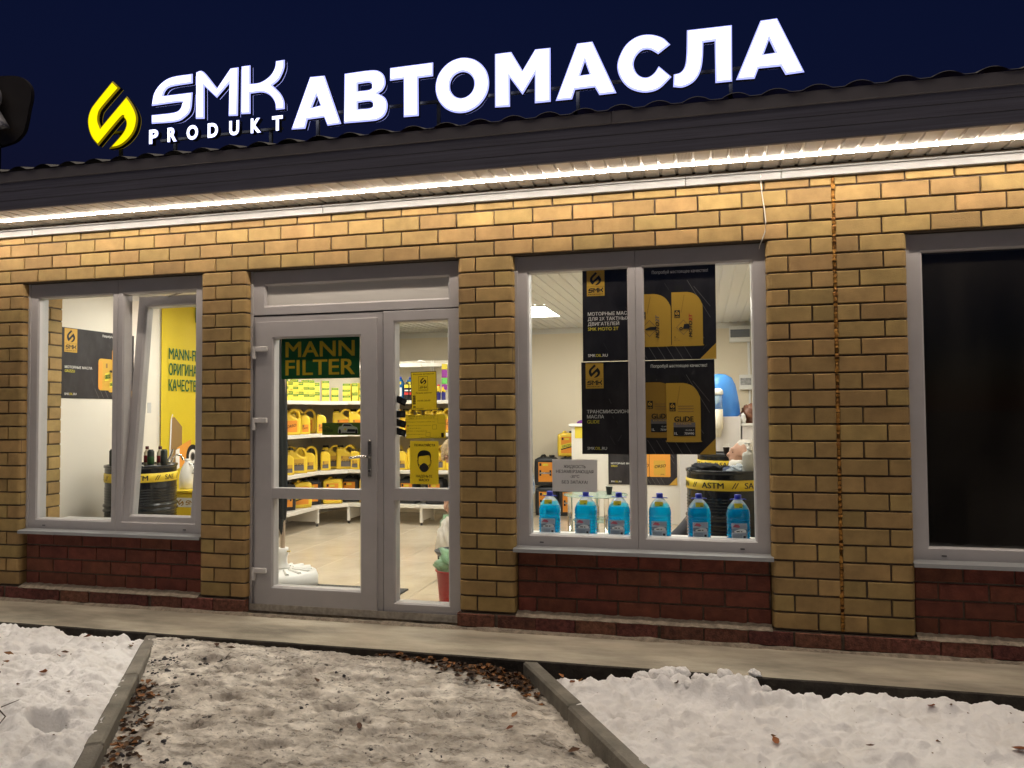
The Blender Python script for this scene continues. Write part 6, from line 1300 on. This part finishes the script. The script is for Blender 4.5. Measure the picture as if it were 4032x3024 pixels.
# stooping person with fair hair and a blue and white jacket
t = empty('person', (0, 0, 0), 0, 'stooping fair-haired person in a blue and white jacket holding a green bag', 'person')
hc = (2.61, 2.98, .85); mb = MB(); Pf = head(mb, hc, (-.55, -.35, -.75), (-.75, -.1, .62))
shc = Vector((2.86, 3.02, .92)); hp = Vector((3.28, 3.06, .78))
capsules(mb, [(shc+Vector((0,-.15,0)), shc+Vector((0,.15,0)), .07, .07), (shc, hp, .13, .15), (hp+Vector((0,-.09,0)), (3.16,2.97,.33), .085, .06), ((3.16,2.97,.33), (3.24,2.97,-.03), .055, .04), (hp+Vector((0,.09,0)), (3.16,3.15,.33), .085, .06), ((3.16,3.15,.33), (3.24,3.15,-.03), .055, .04)])
capsules(mb, [((3.23,2.97,-.04),(3.10,2.96,-.06),.042,.035),((3.23,3.15,-.04),(3.10,3.14,-.06),.042,.035)])
el, wr = Vector((2.72, 2.84, .63)), Vector((2.60, 2.84, .37)); capsules(mb, [(shc+Vector((0,-.18,0)), el, .048, .040), (el, wr, .036, .028)])
el2, wr2 = Vector((2.76, 3.18, .64)), Vector((2.66, 3.12, .40)); capsules(mb, [(shc+Vector((0,.18,0)), el2, .048, .040), (el2, wr2, .036, .028)])
for (x, y, z) in ((2.595,2.84,.35),(2.655,3.115,.38)):
    capsules(mb, [((x,y,z+.02),(x-.008,y,z-.045),.027,.026)]+[((x-.008+(.01*q-.015),y-.027+.018*q,z-.055),(x+.012+(.01*q-.015)*.6,y-.022+.015*q,z-.105-(.008 if q in (1,2) else 0)),.0085,.007) for q in range(4)]+[((x-.008,y-.03,z-.02),(x-.004,y-.045,z-.065),.010,.008)])
fused('body', mb, SKIN, t, .012, 5); eyes(Pf, t)
mb = MB(); capsules(mb, [(Pf(-.045,0,.055), Pf(.0,0,.068), .090, .074), (Pf(-.06,0,.02), Pf(-.03,0,-.09), .074, .05), (Pf(.03,.06,.02), Pf(.03,.07,-.08), .030, .022), (Pf(.03,-.06,.02), Pf(.03,-.07,-.08), .030, .022), (Pf(.07,-.04,.06), Pf(.11,-.03,.02), .028, .016), (Pf(.07,.03,.065), Pf(.12,.02,.03), .028, .016)]); fused('hair', mb, mat('hair_fair', (.52, .38, .22), .6, var=.5, vscale=60, bump=.8, bscale=70), t, .012, 2)
mb = MB(); capsules(mb, [(shc+Vector((0,-.15,0)), shc+Vector((0,.15,0)), .090, .090), (shc, hp, .155, .185), (shc+Vector((0,-.18,0)), el, .066, .060), (el, el+(wr-el)*.85, .056, .046), (shc+Vector((0,.18,0)), el2, .066, .060), (el2, el2+(wr2-el2)*.85, .056, .046), (hp+Vector((.02,-.05,-.02)), hp+Vector((.10,-.05,-.30)), .17, .13)])
fused('jacket', mb, mat('jacket_camouflage', (.62, .66, .70), .8, col2=(.05, .13, .30), vscale=22), t, .014, 4)
mb = MB(); capsules(mb, [(hp+Vector((0,-.09,0)), (3.16,2.97,.33), .10, .075), ((3.16,2.97,.33), (3.23,2.97,.0), .07, .06), (hp+Vector((0,.09,0)), (3.16,3.15,.33), .10, .075), ((3.16,3.15,.33), (3.23,3.15,.0), .07, .06)]); fused('trousers', mb, mat('trousers_blue', (.06, .10, .20), .85), t, .014, 4)
o = blob('plastic_bag', .092, 31, .5, (.7, .7, 1.25), seg=48, crumple=.8, fr=2.4, m=BAGG, loc=(2.585, 2.84, .10), flat=False); tag(o, 'small green bag held in the hand of the stooping person', 'bag')

# ------------------------------------------------------------------ leaves, litter and stones outside
LEAFM = [mat('leaf_rust', (.24, .085, .025), .7, rand=.3), mat('leaf_brown', (.10, .045, .018), .75, rand=.3), mat('leaf_ochre', (.36, .17, .04), .7, rand=.25)]
def leaf_geo(L, w_, curl, rs):
    pts = [(0, 0), (.25, .36), (.55, .5), (.8, .34), (1, 0), (.8, -.34), (.55, -.5), (.25, -.36)]; mid = [(.25, 0), (.55, 0), (.8, 0)]
    vs = [((a-.5)*L, b*w_, curl*((b*2)**2*.5+(a-.5)**2*1.2)*L+rs.uniform(-.002, .002)) for a, b in pts] + [((a-.5)*L, 0, curl*(a-.5)**2*1.2*L) for a, b in mid]
    return vs, [(0,8,1),(1,8,9,2),(2,9,10,3),(3,10,4),(4,10,5),(5,10,9,6),(6,9,8,7),(7,8,0)]
rs = random.Random(5)
LEAVES = [(1.16,-1.05,0,.06),(1.28,-1.17,0,.05),(1.44,-.74,0,.055),(1.52,-1.0,1,.045),(1.47,-.99,0,.05),(1.63,-1.26,0,.06),(1.45,-1.38,0,.07),(1.18,-1.28,2,.06),(1.72,-.70,1,.05),(5.52,-.62,2,.06),(5.36,-.63,2,.05),(4.45,-.72,2,.045),(4.30,-1.15,0,.05),(5.50,-1.24,0,.055),(5.88,-1.25,1,.04),(6.50,-1.10,0,.075),(4.83,-1.60,0,.07),(4.64,-1.44,1,.06),(6.25,-.74,0,.05),(6.77,-1.55,0,.06),(3.12,-.93,1,.05),(4.32,-1.32,0,.045),(3.62,-1.45,1,.05),(2.32,-1.28,1,.05),(2.25,-.58,1,.06),(2.37,-.60,1,.06),(5.06,-.72,1,.045),(5.72,-1.5,1,.045)]
def surf(x, y):
    s = s_of(x, y); a, b = np.array([x]), np.array([y])
    f = z_left if s < -.03 else (z_right if s > 2.21 else z_path)
    return float(f(a, b)[0])
for i, (x, y, k, L) in enumerate(LEAVES):
    vs, fs = leaf_geo(L, L*.55, rs.uniform(.2, .6), rs); mb = MB(); mb.add(vs, fs, 0, True); o = mb.build('fallen_leaf', LEAFM[k], None, (x, y, surf(x, y)+.010)); o.rotation_euler = (rs.uniform(-.5, .5), rs.uniform(-.5, .5), rs.uniform(0, 6.28))
    side = 'left snow bank' if s_of(x, y) < 0 else ('right snow bank' if s_of(x, y) > 2.2 else 'icy path'); same = sorted([q for q in LEAVES if (s_of(*q[:2]) < 0, s_of(*q[:2]) > 2.2) == (s_of(x, y) < 0, s_of(x, y) > 2.2)], key=lambda q: -q[1]); rank = same.index((x, y, k, L))
    tag(o, '%s dry leaf out from the shop wall on the %s, %s' % (ORD[rank], side, ('rust coloured', 'dark brown', 'ochre')[k]), 'leaf', 'dry leaves on the %s' % side)
    continue
    side = 'snow left of the left kerb' if s_of(x, y) < 0 else ('snow right of the right kerb' if s_of(x, y) > 2.2 else 'icy path')
    tag(o, 'single dry brown leaf lying on the %s' % side, 'leaf', 'dry leaves on the %s' % side)
def litter(name, spots, mats_, lo, hi, label, n_each=1):
    mb = MB()
    for (x, y) in spots:
        L = rs.uniform(lo, hi); vs, fs = leaf_geo(L, L*.6, rs.uniform(.2, .8), rs); q = Matrix.Rotation(rs.uniform(0, 6.28), 3, 'Z') @ Matrix.Rotation(rs.uniform(-.7, .7), 3, 'X'); z = surf(x, y)+rs.uniform(.002, .018)
        mb.add([tuple(q @ Vector(v)+Vector((x, y, z))) for v in vs], fs, rs.randrange(len(mats_)), True)
    tag(mb.build(name, mats_), label, kind='stuff')
def st(s, t): return (K0[0]+KN[0]*s+KD[0]*t, K0[1]+KN[1]*s+KD[1]*t)
sp = []
for _ in range(230):
    t_ = rs.uniform(.75, 2.4); s_ = .055+abs(rs.gauss(0, .075))*min(1, (t_-.2)); sp.append(st(s_, t_))
for _ in range(420):
    t_ = rs.uniform(-1.3, .9); s_ = 2.12-abs(rs.gauss(0, .10))*(1.4 if t_ < -.6 else (.6 if t_ < 0.1 else .9)); sp.append(st(s_, t_))
for _ in range(420):
    x_ = rs.uniform(3.30, 4.25); sp.append((x_, -.49-abs(rs.gauss(0, .03+.11*max(0, x_-3.45)))))
for _ in range(420):
    y_ = -.50-abs(rs.gauss(0, .15)); s_ = 2.12-abs(rs.gauss(0, .15)); sp.append((K0[0]+(s_-(y_-K0[1])*KN[1])/KN[0], y_))
sp2 = [p for p in sp if p[1] < -.485]
litter('leaf_litter', sp2, LEAFM[:2]+[mat('leaf_dark', (.045, .025, .015), .8), MATS['leaf_dark']], .02, .05, 'mat of wet brown leaf litter along both kerbs of the path')
sp = [(rs.uniform(4.36, 4.86), -.52-abs(rs.gauss(0, .07))) for _ in range(150)]; sp = [p for p in sp if s_of(*p) > 2.24 and p[1] < -.50]
litter('leaf_litter', sp, LEAFM, .025, .06, 'heap of brown leaves in the corner of the right kerb and the apron')
mb = MB()
def stone(x, y, r):
    z = surf(x, y)+r*.05; k = len(mb.v); n_ = 7; vs = [(x+r*rs.uniform(.7, 1.2)*math.cos(i*2*math.pi/n_), y+r*rs.uniform(.6, 1.0)*math.sin(i*2*math.pi/n_), z-.2*r) for i in range(n_)]+[(x+.55*r*rs.uniform(.7, 1.2)*math.cos(i*2*math.pi/n_), y+.5*r*rs.uniform(.6, 1.0)*math.sin(i*2*math.pi/n_), z+r*.5) for i in range(n_)]
    mb.add(vs, [(i, (i+1) % n_, (i+1) % n_+n_, i+n_) for i in range(n_)]+[tuple(range(n_, 2*n_))], 0, True)
for _ in range(60):
    t_ = rs.uniform(.30, 2.5); s_ = .07+abs(rs.gauss(0, .16)); cx_, cy_ = st(s_, t_)
    for _q in range(rs.randint(2, 6)): stone(rs.gauss(cx_, .016), rs.gauss(cy_, .010), rs.uniform(.004, .015))
for _ in range(60):
    t_ = rs.uniform(.0, 2.2); s_ = rs.uniform(.2, 2.0); x, y = st(s_, t_)
    if y < -.55: stone(x, y, rs.uniform(.002, .007))
for (cx_, cy_, sp_) in ((2.05,-.80,.03),(2.18,-.98,.03),(2.12,-1.16,.05),(3.58,-1.02,.03),(3.23,-1.3,.03),(3.95,-1.50,.06),(2.5,-1.45,.05),(3.45,-1.52,.05),(3.2,-.85,.05),(2.7,-1.5,.06),(3.75,-1.62,.08),(4.1,-1.6,.07)):
    for _ in range(5): stone(rs.gauss(cx_, sp_*1.6), rs.gauss(cy_, sp_*.8), rs.choice((.003, .004, .005, .006, .013)))
tag(mb.build('gravel', mat('stone_dark', (.035, .032, .036), .8)), 'dark grit and small stones frozen into the icy path', kind='stuff')
mb = MB()
mb.tube([(1.55,-2.00,-.105),(1.72,-1.86,-.09),(1.92,-1.83,-.085),(2.06,-1.90,-.10),(2.12,-2.02,-.12)], [.004,.0045,.004,.003,.002], 6); mb.tube([(1.97,-1.84,-.087),(1.99,-1.76,-.08)], [.003,.0015], 5)
tag(mb.build('twig', mat('bark_dark', (.06, .04, .03), .9)), 'thin bare twig lying on the snow left of the kerb', 'twig')
mb = MB()
for (x, y, z, r, sd) in ((5.40,-.478,-.150,.022,3),): pass
o = blob('snow_lump', .026, 44, .5, (1.3, .9, .8), fr=3, m=SNOW, loc=(5.46, -.45, -.146)); tag(o, 'small lump of snow on the edge of the apron', 'snow lump')
mb = MB()
for _ in range(260):
    x, y = rs.uniform(.4, 2.6), rs.uniform(-2.4, -.6)
    if _ % 2: x, y = rs.uniform(4.3, 7.0), rs.uniform(-1.9, -.62)
    if -.05 < s_of(x, y) < 2.25: continue
    r = rs.uniform(.0015, .005) if rs.random() < .9 else rs.uniform(.006, .011); a = rs.uniform(0, 6.28); z = surf(x, y)+.0015
    mb.add([(x+r*math.cos(a+q*2.1)*(1+.8*(q == 0)), y+r*math.sin(a+q*2.1), z+(.003 if q == 1 else 0)) for q in range(3)]+[(x, y, z+r*.8)], [(0, 1, 3), (1, 2, 3), (2, 0, 3)])
tag(mb.build('debris', LEAFM[1]), 'tiny brown plant crumbs scattered over the snow', kind='stuff')
mb = MB()
for (x, y, r) in ((4.70,-.60,.022),(4.78,-.585,.03),(4.87,-.60,.036),(4.95,-.575,.042),(5.02,-.585,.05),(5.08,-.60,.035),(5.17,-.59,.03),(5.26,-.575,.038),(5.33,-.58,.045),(5.41,-.585,.040),(5.49,-.575,.030),(5.60,-.57,.022),(5.72,-.56,.018),(4.98,-.66,.035),(5.3,-.66,.032),(5.12,-.72,.028),(5.5,-.68,.02),(4.85,-.70,.022)):
    o = blob('tmp', r, rs.randrange(1, 90), .45, (1.25, 1.0, .85), 26, 2.6, SNOW); z = surf(x, y-.03)-.012
    mb.add([(v.co.x+x, v.co.y+y, v.co.z+max(z, -.20)) for v in o.data.vertices], [tuple(p.vertices) for p in o.data.polygons], 0, True); bpy.data.objects.remove(o)
tag(mb.build('snow', SNOW), 'broken lumps of snow along the edge of the right snow bank', kind='structure')
